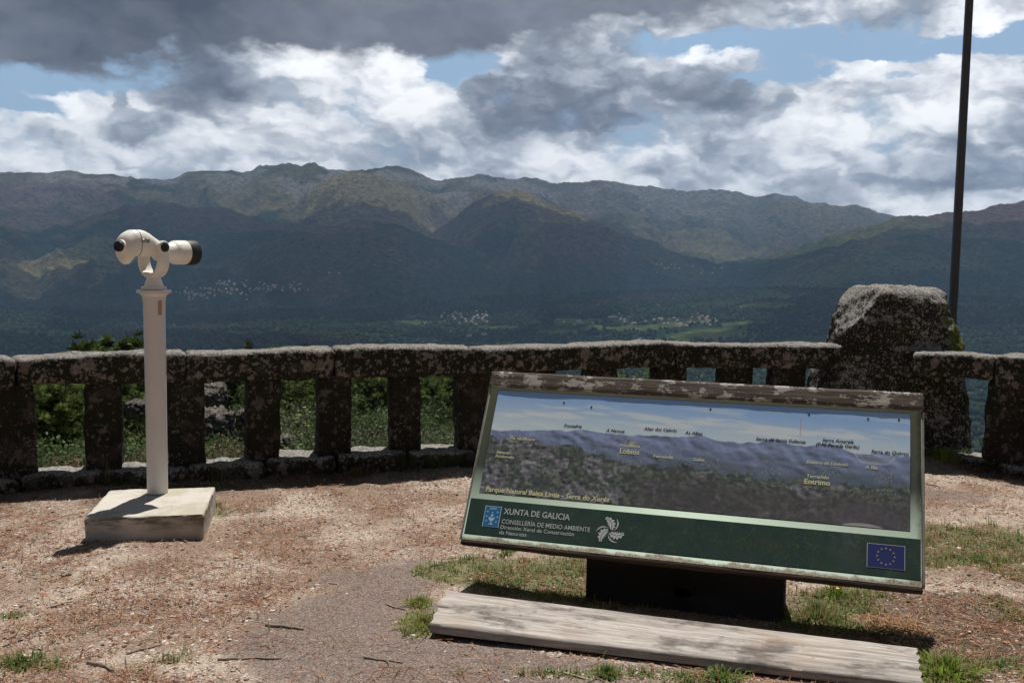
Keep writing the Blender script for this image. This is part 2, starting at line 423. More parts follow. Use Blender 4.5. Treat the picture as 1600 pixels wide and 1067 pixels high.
patch(480,300,60,400,sunlit_gold,.45,5); patch(360,312,70,400,sunlit_gold,.35,25); patch(60,300,110,500,heath,.5,6); patch(350,300,80,400,scrub,.5,6); patch(810,305,50,400,sunlit_gold,.8,7); patch(860,330,40,400,sunlit_gold,.6,27); patch(1100,390,70,500,sunlit_gold,.55,8)
patch(1330,375,110,400,mead,.3,9); patch(1420,345,130,500,scrub,.6,10); patch(1560,340,90,500,heath,.6,11); patch(1290,345,100,500,scrub,.5,12)
patch(1370,415,120,260,mead,.4,13); patch(1060,425,60,200,mead,.35,14); patch(390,470,90,160,scrub,.6,15); patch(520,380,120,700,heath,.5,16); patch(600,310,70,500,scrub,.5,18)
patch(1420,318,60,400,rock,.2,19)
FIELDS = [(1110,521,80,170),(1050,508,45,110),(985,512,50,100),(1080,527,60,90),(900,503,50,90),(640,503,40,90),(780,512,40,70),(1150,505,40,90),(1200,478,60,150),(450,497,30,60),(870,520,40,60)]
FLD = []
for (px, py, ra, rl) in FIELDS:
    a, r, z = terr_hit(px, py); FLD.append((a, r, ra/FPX*.8, rl))
    patch(px, py, ra, rl*1.0, mead*.85, .8, len(FLD)+30, .5)
# near hillside: scrub, grass and bare patches
nz = sstep(900, 300, R_)
nn = fbm(X/6.,Y/6.,None,4,91); nm = fbm(X/25.,Y/25.,None,3,92)
NC = lerp(np.broadcast_to(np.array([.045,.058,.024]), C.shape), np.array([.085,.06,.036]), sstep(.5,.7,nn))
NC = lerp(NC, np.array([.035,.055,.022]), sstep(.45,.6,nm))
C = lerp(C, NC, nz)
C = lerp(C, np.array([.22,.17,.13]), ((np.interp(A,WALL_AZ,WALL_R)+.3) > R_).astype(float))
Vt = np.stack([X,Y,Z],-1).reshape(-1,3); nr, nc = X.shape
ii = (np.arange(nr-1)[:,None]*nc+np.arange(nc-1)[None,:]).ravel()
Ft = np.stack([ii, ii+1, ii+nc+1, ii+nc],1)[:, ::-1]
m_ter, t, b = mat('land_cover_sun_patches')
c = t.n('ShaderNodeVertexColor', None, layer_name='Col').outputs[0]
geo = t.n('ShaderNodeNewGeometry').outputs['Position']
n_a = t.noise(geo, .02, 8, .68); n_b = t.vor(geo, .055)
dist = t.m('MULTIPLY', t.vm('LENGTH', geo, out=1), .001)
c = t.mix(1.0, c, t.mix(t.ss(n_a, .30,.70), (.42,.42,.42), (1.85,1.8,1.7)), 'MULTIPLY')
c = t.mix(.7, c, t.mix(t.ss(n_b, .1,.8), (.75,.75,.75), (1.35,1.35,1.35)), 'MULTIPLY')
t.set(b.inputs['Base Color'], c); b.inputs['Roughness'].default_value = 1; b.inputs['Specular IOR Level'].default_value = 0
hh = t.m('ADD', t.m('MULTIPLY', n_a, 2.5), t.m('MULTIPLY', n_b, -.4))
bn = t.n('ShaderNodeBump', {'Strength': 1.0, 'Distance': t.lin(dist, .3, 6., 1., 34.), 'Height': hh}); t.t.links.new(bn.outputs[0], b.inputs['Normal'])
tag(obj('terrain', mesh_np('terrain', Vt, Ft, m_ter, True, {'Col': C.reshape(-1,3)})), kind='structure')

# haze: one closed box of even, thin air round everything
hb = MB(); hb.box((0,-200+7000,495),(30000,15600,1710)); 
hm = bpy.data.materials.new('haze'); hm.use_nodes = True; ht = NT(hm.node_tree)
ho = ht.n('ShaderNodeOutputMaterial'); hv = ht.n('ShaderNodeVolumePrincipled', {'Color': (.42,.65,1.0), 'Density': 4.0e-5, 'Anisotropy': .0})
ht.t.links.new(hv.outputs[0], ho.inputs['Volume'])
tag(hb.build('haze', hm), kind='stuff')

# ================================================================ FAR FOREST AND HOUSES
ico_v = []; ph = (1+5**.5)/2
for a_ in (-1,1):
    for b_ in (-ph,ph): ico_v += [(0,a_,b_),(a_,b_,0),(b_,0,a_)]
ico_v = np.array(ico_v, float); ico_v /= np.linalg.norm(ico_v[0])
def hull_faces(P):
    F = []
    n = len(P)
    for i in range(n):
        for j in range(i+1, n):
            for k in range(j+1, n):
                N = np.cross(P[j]-P[i], P[k]-P[i]); s_ = (P-P[i])@N
                if np.all(s_ < 1e-6): F.append((i,j,k))
                elif np.all(s_ > -1e-6): F.append((i,k,j))
    return np.array(F)
ico_f = hull_faces(ico_v)
rng = np.random.default_rng(5)
VIL = [(terr_hit(px, py), s) for px, py, s in ((380,452,0),(740,500,0),(1045,508,0))]
house_pts = []   # (x,y,z,r)
def in_field(a, r):
    k = np.zeros_like(a)
    for (fa, fr, wa, wr) in FLD: k = np.maximum(k, np.exp(-((a-fa)/wa)**2-((r-fr)/wr)**2))
    return k
# houses
def spots(n, poly_px, seed, jy=3):
    rs = random.Random(seed); L = []
    for _ in range(n*30):
        if len(L) >= n: break
        i = rs.randrange(len(poly_px)-1); f = rs.random()
        (xa, ya), (xb, yb) = poly_px[i], poly_px[i+1]
        px = xa+(xb-xa)*f+rs.gauss(0,5); py = ya+(yb-ya)*f+rs.gauss(0,jy)
        if all(math.hypot((px-q[0])*1.0, (py-q[1])*2.6) > 3.2 for q in L): L.append((px, py))
    return L
m_wallw = simple('house_render_white', (.62,.60,.57), .8, var=.2, scale=.3)
m_wallg = simple('house_stone', (.28,.25,.22), .9, var=.25, scale=.5)
m_wally = simple('house_ochre', (.52,.42,.30), .9, var=.1, scale=.4)
m_roofr = simple('roof_tiles_red', (.36,.16,.11), .8, var=.25, scale=1.2)
m_roofg = simple('roof_slate', (.2,.19,.19), .7, var=.2, scale=1.)
m_win = simple('house_window', (.03,.035,.04), .2, var=.1)
def house_meshes(w, d, h, wm, rm):
    wall = MB(); V = [(-w/2,-d/2,-3),(w/2,-d/2,-3),(w/2,d/2,-3),(-w/2,d/2,-3),(-w/2,-d/2,h),(w/2,-d/2,h),(w/2,d/2,h),(-w/2,d/2,h),(-w/2,0,h+d*.26),(w/2,0,h+d*.26)]
    wall.add(V, [(0,1,5,4),(2,3,7,6),(1,2,6,9,5),(3,0,4,8,7),(4,5,9,8),(6,7,8,9)])
    rf = MB(); e = .5; k = .26; hz = h+d*k
    for sg in (-1,1):
        y0 = sg*(d/2+e); z0 = h-e*2*k
        q = [(-w/2-e,y0,z0+.2),(w/2+e,y0,z0+.2),(w/2+e,0,hz+.2),(-w/2-e,0,hz+.2),(-w/2-e,y0,z0+.45),(w/2+e,y0,z0+.45),(w/2+e,0,hz+.45),(-w/2-e,0,hz+.45)]
        F = [(0,1,2,3),(4,7,6,5),(0,4,5,1),(1,5,6,2),(3,7,4,0)]
        rf.add(q, F if sg > 0 else [f[::-1] for f in F])
    wn = MB()
    for xx in np.arange(-w/2+2, w/2-1, 3.2):
        for zz in ((1.4,) if h < 4.5 else (1.4,4.3)):
            wn.box((xx,-d/2-.02,zz),(1.1,.12,1.3)); wn.box((xx,d/2+.02,zz),(1.1,.12,1.3))
    mk = lambda b_, m_: mesh_np('p', np.concatenate(b_.v), [np.array(f) for f in b_.f.values()], m_)
    return mk(wall, wm), mk(rf, rm), mk(wn, m_win)
HV = [house_meshes(13,9,5.8,m_wallw,m_roofr), house_meshes(11,9,6,m_wallw,m_roofg), house_meshes(16,9,4,m_wallg,m_roofr), house_meshes(10,8,5.5,m_wally,m_roofr), house_meshes(24,12,6,m_wallw,m_roofg), house_meshes(26,13,7,m_wally,m_roofr)]
HL = ['white two storey house with red tiled roof','white two storey house with grey slate roof','long low stone house with red tiled roof','small ochre house with red tiled roof']
def put_house(px, py, vi, label, group, k=1.0, rz=None):
    a, r, z = terr_hit(px, py, 3000, 9500, 1600)
    x, y = r*math.sin(a), r*math.cos(a)
    z = float(HT(np.array([a]), np.array([r]))[0])
    rz = random.uniform(-1.2,1.2) if rz is None else rz
    h = thing('house', label, 'house', (x, y, z), rz, group); h.scale = (k,k,k)
    wl, rf, wn = HV[vi]
    obj('wall', wl, h); obj('roof', rf, h)
    house_pts.append((x, y, 14*k))
V1 = spots(88, [(284,459),(310,462),(340,452),(375,457),(410,452),(440,447),(474,450)], 3, 4)+spots(14,[(345,442),(390,443)],4,2)
V2 = spots(38, [(688,496),(705,492),(735,490),(760,493),(750,500),(715,503)], 5, 3)
V3 = spots(50, [(955,500),(975,497),(1000,504),(1035,502),(1065,506),(1090,499),(1115,502),(1085,494)], 6, 4)+spots(9,[(880,502),(930,505)],7,3)
V4 = spots(16,[(1020,415),(1090,424),(1130,420)],8,3)
V5 = [(515,427),(530,428)]
for k, (grp, L, where) in enumerate((('houses of the village on the far left slope',V1,'in the village on the far left slope'),('houses of the hamlet in mid valley',V2,'in the small hamlet at mid valley'),
                      ('houses of the village right of mid valley',V3,'in the scattered village right of mid valley'),('houses at the gap between the ridges',V4,'at the far gap between two ridges'),('pair of lone farmhouses',V5,'alone above the left village'))):
    for (px, py) in L:
        vi = random.choice([0,0,1,1,2,3])
        put_house(px, py, vi, HL[vi]+' '+where, grp+': '+HL[vi], 1.0 if k in (0,3) else .85)
put_house(704,519,3,'lone ochre house with red roof below the mid valley hamlet',None,1.1,.1)
put_house(733,526,4,'long white building with grey roof, lowest in mid valley',None,1.0,.1)
put_house(756,524,5,'large ochre building with red roof beside the long white one',None,.9,-.1)
put_house(1000,531,3,'small house with red roof just above the rail at right',None,1.0,.3)
hp = np.array(house_pts)
NF = 60000
fa = rng.uniform(rad(-31), rad(33), NF); fr = 1250+(7300-1250)*rng.random(NF)**.8
dens = fbm(fr*np.sin(fa)/260., fr*np.cos(fa)/260., None, 4, 131)
keep = (in_field(fa, fr) < .42) & (dens+.25*(rng.random(NF)-.5) > np.where(fr<5200,.40,.42))
fx = fr*np.sin(fa); fy = fr*np.cos(fa)
keep &= rng.random(NF) > sstep(5200,6600,fr)*.92
for (hx, hy, hr) in house_pts:
    keep &= ~((np.abs(fx-hx-(-hx/60)) < 22) & (fy < hy+18) & (fy > hy-75))
fa, fr, fx, fy = fa[keep], fr[keep], fx[keep], fy[keep]
fz = HT(fa, fr)
n = len(fa)
base = np.array([[0,0,0]]); 
J = 1+ (rng.random((n,12,1))-.5)*.55
s_ = rng.uniform(4.5,9.5,(n,1,1))*np.array([1,1,1.0]); s_[:,:,2:] = s_[:,:,2:]*rng.uniform(.9,1.7,(n,1,1))
P = ico_v[None]*J*s_ + np.stack([fx,fy,fz+4.0],1)[:,None,:]
Ff = (ico_f[None]+np.arange(n)[:,None,None]*12).reshape(-1,3)
cn = fbm(fx/500.,fy/500.,None,3,141)
cc = np.array([.012,.023,.014])*(1-cn[:,None])+np.array([.026,.037,.017])*cn[:,None]
cc = cc*rng.uniform(.72,1.3,(n,1)); 
ww = (rng.random(n) < .05)&(fr<5600); cc[ww] = np.array([.07,.085,.03])*rng.uniform(.7,1.2,(ww.sum(),1))
rw = sstep(.5,.62,fbm(fx/700.+9,fy/700.,None,3,151)); cc = cc*(1-rw[:,None]*.5)+np.array([.045,.030,.028])*rw[:,None]*.5
m_ff = vcol_mat('forest_crowns', rough=1, spec=0, nscale=.4, namp=.35)
tag(obj('forest', mesh_np('forest', P.reshape(-1,3), Ff, m_ff, False, {'Col': np.repeat(cc,12,0)})), 'dark green woodland covering the valley floor behind the stone balustrade', 'woodland', None, 'stuff')
# ================================================================ CLOUD DECK: added out of view, shaped from the shadows wanted on the far slopes
ga, gb = np.meshgrid(np.arange(-9000, 9001, 110.), np.arange(1500, 11500, 110.))
rg = np.hypot(ga, gb); ag = np.arctan2(ga, gb)
wn_ = fbm(ga/1100., gb/1100., None, 5, 171)-.5; w2_ = fbm(ga/350., gb/350., None, 3, 173)-.5
msk = sstep(5000, 5700, rg+wn_*1800)*(1-sstep(9300, 9900, rg+wn_*1800+1300*sstep(.1,.3,ag)))*1.15
msk = np.maximum(msk, sstep(.02,.12, wn_+.10-.12*sstep(-.25,.05,ag))*(1-sstep(5200,5900,rg))*sstep(1500,2300,rg))
for (px, py, rx, ry, w) in ((85,398,75,420,1.3),(560,285,50,500,1.0),(625,300,50,600,1.0),(690,340,30,350,.8),(815,305,60,500,1.2),(900,335,50,350,.9),(1330,372,70,350,.8),(1430,345,110,420,1.0),(1290,350,60,400,.8),(1100,395,60,400,.7),(380,458,70,250,.9),(740,497,70,300,1.4),(1050,505,150,500,1.4),(480,300,40,400,.7),(1400,420,80,250,.6),(640,500,60,200,.6)):
    a_, r_h, z_h = terr_hit(px, py); msk = msk-w*np.exp(-((ag-a_)/(rx/FPX))**2-((rg-r_h)/ry)**2)
msk = msk+w2_*.7
thk = np.clip((msk-.42)/.5, 0, 1)**.6
HC = 3350.
tz_ = -200+600*sstep(7000,10000,rg)
sx2 = (HC-tz_)/math.tan(SUN_EL)*math.sin(SUN_AZ); sy2 = (HC-tz_)/math.tan(SUN_EL)*math.cos(SUN_AZ)
cxg, cyg = ga+sx2, gb+sy2
bz = HC+(fbm(ga/600.,gb/600.,None,4,181)-.5)*160-thk*70; tzz = HC+thk*520*(.6+.9*fbm(ga/420.,gb/420.,None,4,183))
on = thk > 0; nyc, nxc = on.shape
cell = on[:-1,:-1] | on[1:,:-1] | on[:-1,1:] | on[1:,1:]
idx = np.arange(nyc*nxc).reshape(nyc,nxc); j_, i_ = np.nonzero(cell)
qa, qb, qc, qd = idx[j_,i_], idx[j_,i_+1], idx[j_+1,i_+1], idx[j_+1,i_]
bz = np.where(on, bz, HC); tzz = np.where(on, tzz, HC+1)
Vc = np.concatenate([np.stack([cxg,cyg,bz],-1).reshape(-1,3), np.stack([cxg,cyg,tzz],-1).reshape(-1,3)]); N_ = nyc*nxc
Fc = np.concatenate([np.stack([qa,qd,qc,qb],1), np.stack([qa,qb,qc,qd],1)+N_])
used = np.unique(Fc); remap = np.full(len(Vc), -1); remap[used] = np.arange(len(used))
cm = bpy.data.materials.new('shadow_cloud_sheet'); cm.use_nodes = True; ct = NT(cm.node_tree)
co_ = ct.n('ShaderNodeOutputMaterial'); df_ = ct.n('ShaderNodeBsdfDiffuse', {'Color': (.8,.8,.8)}); tl_ = ct.n('ShaderNodeBsdfTranslucent', {'Color': (.8,.8,.82)}); tp_ = ct.n('ShaderNodeBsdfTransparent')
m1_ = ct.n('ShaderNodeMixShader', {0: .35, 1: df_.outputs[0], 2: tl_.outputs[0]})
m2_ = ct.n('ShaderNodeMixShader', {0: .52, 1: m1_.outputs[0], 2: tp_.outputs[0]}); ct.t.links.new(m2_.outputs[0], co_.inputs[0])
tag(obj('shadow_clouds', mesh_np('shadow_clouds', Vc[used], remap[Fc], cm, True)), 'unseen cloud deck added over the valley to shade the far slopes', 'shadow_clouds', None, 'stuff')
# ================================================================ FOREGROUND MATERIALS
def granite(name, dark=.55, lich=.5, moss=.3, base=(.15,.125,.11), toplift=.5, lsc=1., tlo=.45, lcol=1., mossx=False):
    m, t, b = mat(name)
    tc = t.n('ShaderNodeTexCoord').outputs['Object']
    geo = t.n('ShaderNodeNewGeometry')
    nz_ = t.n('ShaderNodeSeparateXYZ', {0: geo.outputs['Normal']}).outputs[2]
    n1 = t.noise(tc, 5, 6, .6); n2 = t.noise(tc, 60, 5, .7); n3 = t.noise(tc, 220, 3, .6)
    c = t.mix(n2, tuple(x*.45 for x in base), tuple(min(1,x*1.7) for x in base))
    c = t.mix(t.ss(n3, .55, .75), c, (.30,.27,.25))
    reddish = t.noise(t.vm('ADD', tc, (7,3,1)), 3.2, 5, .6)
    c = t.mix(t.m('MULTIPLY', t.ss(reddish, .5,.7), .5), c, (.065,.038,.030))
    # black crust of old moss
    cr = t.ss(t.noise(t.vm('ADD', tc, (3,8,5)), 6.5, 7, .68), 1-dark-.06, 1-dark+.08)
    c = t.mix(t.m('MULTIPLY', cr, .9), c, t.mix(n2, (.008,.010,.006), (.035,.036,.022)))
    # lichen rosettes, three sizes
    for k, (sc_, th, off, colr) in enumerate(((12*lsc, .034, 0, (.36,.29,.27)), (24*lsc, .018, 5, (.42,.37,.33)), (44*lsc, .05, 9, (.40,.36,.33)))):
        wv = t.vm('ADD', t.vm('ADD', tc, (off, off*2, off*.7)), t.vm('SCALE', t.vm('SUBTRACT', t.noise(tc, 28, 3, .7, color=True), (.5,.5,.5)), scale=.075/lsc))
        d = t.vor(wv, sc_); cid = t.n('ShaderNodeSeparateColor', {0: t.vor(wv, sc_, 'Color')}).outputs[0]
        edge = t.m('SUBTRACT', t.m('MULTIPLY', cid, .75), t.m('ADD', .30-.22*lich, t.m('MULTIPLY', t.m('SUBTRACT', .5, n1), .9)))
        mk = t.ss(t.m('SUBTRACT', edge, d), -.02, .05)
        mk = t.m('MULTIPLY', mk, t.lin(n2, .3, .6, .45, 1.))
        c = t.mix(t.m('MULTIPLY', mk, .78), c, tuple(x*lcol for x in colr))
    gm = t.m('MULTIPLY', t.ss(t.noise(t.vm('ADD', tc, (1,1,9)), 3.5, 6, .65), 1-moss-.02, 1-moss+.1), .8)
    c = t.mix(gm, c, t.mix(n2, (.020,.028,.008), (.07,.085,.02)))
    # lichen paler on up-facing faces, with sunlit brightness put into the colour
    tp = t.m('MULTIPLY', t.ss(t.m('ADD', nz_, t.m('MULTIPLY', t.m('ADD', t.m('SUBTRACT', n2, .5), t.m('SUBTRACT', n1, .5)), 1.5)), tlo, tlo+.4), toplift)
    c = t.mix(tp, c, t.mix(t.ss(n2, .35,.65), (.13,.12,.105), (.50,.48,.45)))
    if mossx:
        ox_ = t.n('ShaderNodeSeparateXYZ', {0: tc}); q1 = t.m('ADD', ox_.outputs[0], t.m('MULTIPLY', t.m('SUBTRACT', n1, .5), .5)); q2 = t.m('MULTIPLY', t.ss(q1, .36, .46), t.m('MULTIPLY', t.ss(ox_.outputs[2], .68, .85), t.ss(ox_.outputs[2], 1.32, 1.15)))
        c = t.mix(t.m('MULTIPLY', q2, .85), c, t.mix(n2, (.05,.065,.01), (.22,.25,.04)))
    t.set(b.inputs['Base Color'], c); b.inputs['Roughness'].default_value = .95; b.inputs['Specular IOR Level'].default_value = .15
    hgt_ = t.m('ADD', t.m('MULTIPLY', n2, 1.0), t.m('ADD', t.m('MULTIPLY', n3, .3), t.m('MULTIPLY', n1, 1.5)))
    bump(t, b, hgt_, .9, .012)
    return m
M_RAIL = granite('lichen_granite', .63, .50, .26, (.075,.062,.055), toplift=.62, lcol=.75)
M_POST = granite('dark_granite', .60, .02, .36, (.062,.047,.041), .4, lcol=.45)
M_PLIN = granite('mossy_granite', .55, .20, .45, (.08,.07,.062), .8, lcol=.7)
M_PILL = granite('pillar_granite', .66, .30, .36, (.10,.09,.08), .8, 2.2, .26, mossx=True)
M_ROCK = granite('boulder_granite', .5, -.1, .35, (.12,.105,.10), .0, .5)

# ---------------------------------------------------------------- rough stone blocks
def box_grid(nx, ny, nz):
    V = {}; F = []; L = []
    def vid(i, j, k):
        q = (i, j, k)
        if q not in V: V[q] = len(L); L.append((2*i/nx-1, 2*j/ny-1, 2*k/nz-1))
        return V[q]
    for i in range(nx):
        for j in range(ny):
            F.append([vid(i,j,nz), vid(i+1,j,nz), vid(i+1,j+1,nz), vid(i,j+1,nz)]); F.append([vid(i,j+1,0), vid(i+1,j+1,0), vid(i+1,j,0), vid(i,j,0)])
    for i in range(nx):
        for k in range(nz):
            F.append([vid(i,0,k), vid(i+1,0,k), vid(i+1,0,k+1), vid(i,0,k+1)]); F.append([vid(i,ny,k+1), vid(i+1,ny,k+1), vid(i+1,ny,k), vid(i,ny,k)])
    for j in range(ny):
        for k in range(nz):
            F.append([vid(0,j,k+1), vid(0,j+1,k+1), vid(0,j+1,k), vid(0,j,k)]); F.append([vid(nx,j,k), vid(nx,j+1,k), vid(nx,j+1,k+1), vid(nx,j,k+1)])
    return np.array(L), np.array(F)
def stone(size, seed, res=.022, rnd=.03, amp=.014, mod=None):
    n = [max(3, int(s/res)) for s in size]
    V, F = box_grid(*n); h = np.array(size)/2
    P = V*h
    inner = np.clip(P, -(h-rnd), h-rnd); d = P-inner; L = np.linalg.norm(d, axis=1, keepdims=True)
    N = d/np.maximum(L, 1e-9); P = np.where(L > rnd, inner+N*rnd, P)
    if mod is not None: P = mod(P, h)
    Nn = V/np.maximum(np.abs(V).max(1, keepdims=True), 1e-9); Nn = np.where(np.abs(Nn) > .98, Nn, 0); Nn /= np.linalg.norm(Nn, axis=1, keepdims=True)
    q = P+seed*3.7
    k = (fbm(q[:,0]*6, q[:,1]*6, q[:,2]*6, 3, seed)-.5)*2*amp*1.4+(fbm(q[:,0]*32, q[:,1]*32, q[:,2]*32, 3, seed+9)-.5)*amp*1.0
    return P+Nn*k[:,None], F
# ---------------------------------------------------------------- wall lines
def fr(px, d, off=0): return np.array([(px-800)/FPX*d, d+off])
_wl = [np.array([-4.4,4.35]), np.array([-3.95,5.2]), fr(0,6.25), fr(250,6.6), fr(500,6.98), fr(700,7.22), fr(850,7.5), fr(1000,7.85), fr(1150,8.03), fr(1345,8.06)]
def spline(P, n=40):
    P = [2*P[0]-P[1]]+list(P)+[2*P[-1]-P[-2]]; out = []
    for i in range(1, len(P)-2):
        for k in range(n):
            u = k/n; a, b_, c_, d_ = P[i-1], P[i], P[i+1], P[i+2]
            out.append(.5*((2*b_)+(-a+c_)*u+(2*a-5*b_+4*c_-d_)*u*u+(-a+3*b_-3*c_+d_)*u**3))
    out.append(P[-2]); return np.array(out)
class Path:
    def __init__(s, P):
        s.p = spline(P); s.s = np.concatenate([[0], np.cumsum(np.linalg.norm(np.diff(s.p, axis=0), axis=1))]); s.L = s.s[-1]
    def at(s, q): return np.stack([np.interp(q, s.s, s.p[:,0]), np.interp(q, s.s, s.p[:,1])], -1)
    def tan(s, q):
        d = s.at(np.asarray(q)+.08)-s.at(np.asarray(q)-.08); return d/np.linalg.norm(d, axis=-1, keepdims=True)
    def bend(s, P, q0):
        q = q0+P[:,0]; c = s.at(q); tg = s.tan(q); nrm = np.stack([-tg[:,1], tg[:,0]], 1)
        return np.concatenate([c+nrm*P[:,1:2], P[:,2:3]], 1)
    def s_of_px(s, px):
        xs = s.p[:,0]/s.p[:,1]*FPX+800; i = int(np.argmin(np.abs(xs-px))); return s.s[i]
WP = Path(_wl)                                   # front face of the left run
RP = Path([np.array([3.10,7.66]), np.array([3.46,7.50]), np.array([3.72,7.20]), np.array([3.95,6.7]), np.array([4.1,6.0]), np.array([4.15,5.0])])
def run(root, path, rails, posts, plinths, seed):
    for k, (a, b_, z0, z1, dep) in enumerate(rails):
        P, F = stone((b_-a-.002, dep, z1-z0), seed+k, .024, .035, .012)
        u = P[:,0]+(a+b_)/2
        P[:,2] += (z0+z1)/2+(fbm(u*1.3, u*0, None, 2, seed+3)-.5)*.03*(P[:,2] > 0)
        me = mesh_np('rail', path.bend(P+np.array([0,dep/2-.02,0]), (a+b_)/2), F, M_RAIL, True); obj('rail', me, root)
    for k, (q, w, dpt, zt) in enumerate(posts):
        rs = random.Random(seed*31+k); tp = rs.uniform(-.06,.07); bl = rs.uniform(.0,.05); ln = rs.uniform(-.012,.012)
        def mod(P, h):
            v = P[:,2]/h[2]; s_ = 1+tp*-v*.5+bl*(1-v*v)
            P = P.copy(); P[:,0] = P[:,0]*s_+ln*v; P[:,1] *= 1+.4*(s_-1); return P
        P, F = stone((w, dpt, zt+.06), seed+50+k, .022, .03, .013, mod)
        P[:,2] += (zt-.06)/2; P[:,1] += .13
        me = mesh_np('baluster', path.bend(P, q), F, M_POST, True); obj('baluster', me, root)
    for k, (a, b_, z1, dp, off) in enumerate(plinths):
        P, F = stone((b_-a, dp, z1+.08), seed+90+k, .026, .045, .022)
        P[:,2] += (z1-.08)/2; P[:,1] += dp/2+off
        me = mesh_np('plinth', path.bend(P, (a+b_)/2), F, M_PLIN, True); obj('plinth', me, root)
bal = thing('stone_balustrade', 'long curving lichen covered granite balustrade with square balusters, left of the big pillar', 'balustrade', (0,0,0))
SP = lambda px: WP.s_of_px(px)
bounds = [0.02, .9, SP(20), SP(287), SP(523), SP(745), SP(1058), WP.L]
rails = [(bounds[i], bounds[i+1], .70+.008*((i*7)%3-1), .90+.006*((i*5)%3-1), .30) for i in range(len(bounds)-1)]
pxs = [(20,.215),(153,.215),(287,.235),(408,.225),(523,.23),(634,.225),(745,.235),(852,.23),(952,.245),(1058,.25),(1159,.26),(1240,.27)]
posts = [(.30,.22,.2,.715),(.85,.22,.2,.715)]+[(SP(p)+0.0, w, .2, .715) for p, w in pxs]
plz = [.10,.11,.12,.13,.125,.13,.15,.165,.15,.15,.15,.15,.15]
edges = [0.05]+[p[0] for p in posts]+[WP.L-.15]
plinths = [(edges[i]+.0, edges[i+1]-.0, plz[i % len(plz)], .30, -.06 if i % 2 else -.045) for i in range(len(edges)-1)]
run(bal, WP, rails, posts, plinths, 100)
bal2 = thing('stone_balustrade', 'short lichen covered granite balustrade running off the right edge from the big pillar', 'balustrade', (0,0,0))
q1 = .60
run(bal2, RP, [(0.0, q1-.02, .70, .885, .28), (q1-.01, q1+1.0, .655, .90, .30), (q1+1.0, RP.L, .68, .9, .3)],
    [(q1+.06, .27, .24, .70), (q1+.62, .24, .22, .70), (q1+1.15, .24, .22, .7), (q1+1.7, .24,.22,.7)],
    [(.22, q1+.05, .11, .30, -.02), (q1+.05, q1+.62, .10, .30, -.03), (q1+.62, q1+1.2, .12, .3, -.03),(q1+1.2, RP.L, .12, .3, -.03)], 300)

# ---------------------------------------------------------------- pillar
zs = np.array([-.1,0,.2,.51,.69,.80,.93,1.05,1.17,1.26,1.31,1.335])
xl = np.array([-.63,-.62,-.61,-.585,-.54,-.50,-.455,-.41,-.365,-.325,-.29,-.24]); xr = np.array([.65,.64,.63,.60,.565,.555,.53,.49,.45,.43,.415,.39])
df = np.array([.44,.43,.42,.40,.37,.35,.33,.31,.28,.26,.24,.20])
zz = np.linspace(-.1,1.335,80); nth = 150; th = np.arange(nth)*2*PI/nth
XL = np.interp(zz, zs, xl); XR = np.interp(zz, zs, xr); DF = np.interp(zz, zs, df)
ex = 2/3.6
cs = np.sign(np.cos(th))*np.abs(np.cos(th))**ex; sn_ = np.sign(np.sin(th))*np.abs(np.sin(th))**ex
Vp = []
for k in range(len(zz)):
    c0 = (XL[k]+XR[k])/2; hw = (XR[k]-XL[k])/2
    Vp.append(np.stack([c0+hw*cs, DF[k]*sn_, np.full(nth, zz[k])], 1))
for f_ in np.linspace(.94, 0.02, 14):
    k = len(zz)-1; c0 = (XL[k]+XR[k])/2; hw = (XR[k]-XL[k])/2
    Vp.append(np.stack([c0+hw*cs*f_, DF[k]*sn_*f_, np.full(nth, zz[k]+.02*(1-f_**6))], 1))
Vp = np.concatenate(Vp); nk = len(Vp)//nth
Fp = [[i*nth+j, i*nth+(j+1)%nth, (i+1)*nth+(j+1)%nth, (i+1)*nth+j] for i in range(nk-1) for j in range(nth)]
q = Vp*1.0
r_ = np.stack([Vp[:,0]-.03, Vp[:,1], (Vp[:,2]-.6)*.3], 1); r_ /= np.linalg.norm(r_, axis=1, keepdims=True)+1e-6
dsp = (fbm(q[:,0]*2.6+4, q[:,1]*2.6, q[:,2]*2.6, 3, 401)-.5)*.15+(fbm(q[:,0]*13, q[:,1]*13, q[:,2]*13, 4, 402)-.5)*.06+(fbm(q[:,0]*45, q[:,1]*45, q[:,2]*45, 2, 403)-.5)*.016
# the front left arris of the block
Vp2 = Vp+r_*dsp[:,None]
chip = np.clip((-Vp[:,0]*1.0-Vp[:,1]*.35+Vp[:,2]*.75)-1.20+.08*(fbm(Vp[:,0]*5,Vp[:,1]*5,Vp[:,2]*5,3,411)-.5), 0, 1)
Vp2[:,0] += chip*.48; Vp2[:,1] += chip*.17; Vp2[:,2] -= chip*.36
Vp2[-nth:,:] = Vp2[-nth:,:].mean(0)
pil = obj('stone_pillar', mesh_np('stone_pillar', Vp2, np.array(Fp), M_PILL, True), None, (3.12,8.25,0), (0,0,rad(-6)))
tag(pil, 'massive tapering rough granite pillar with flat top between the two balustrades', 'stone pillar')

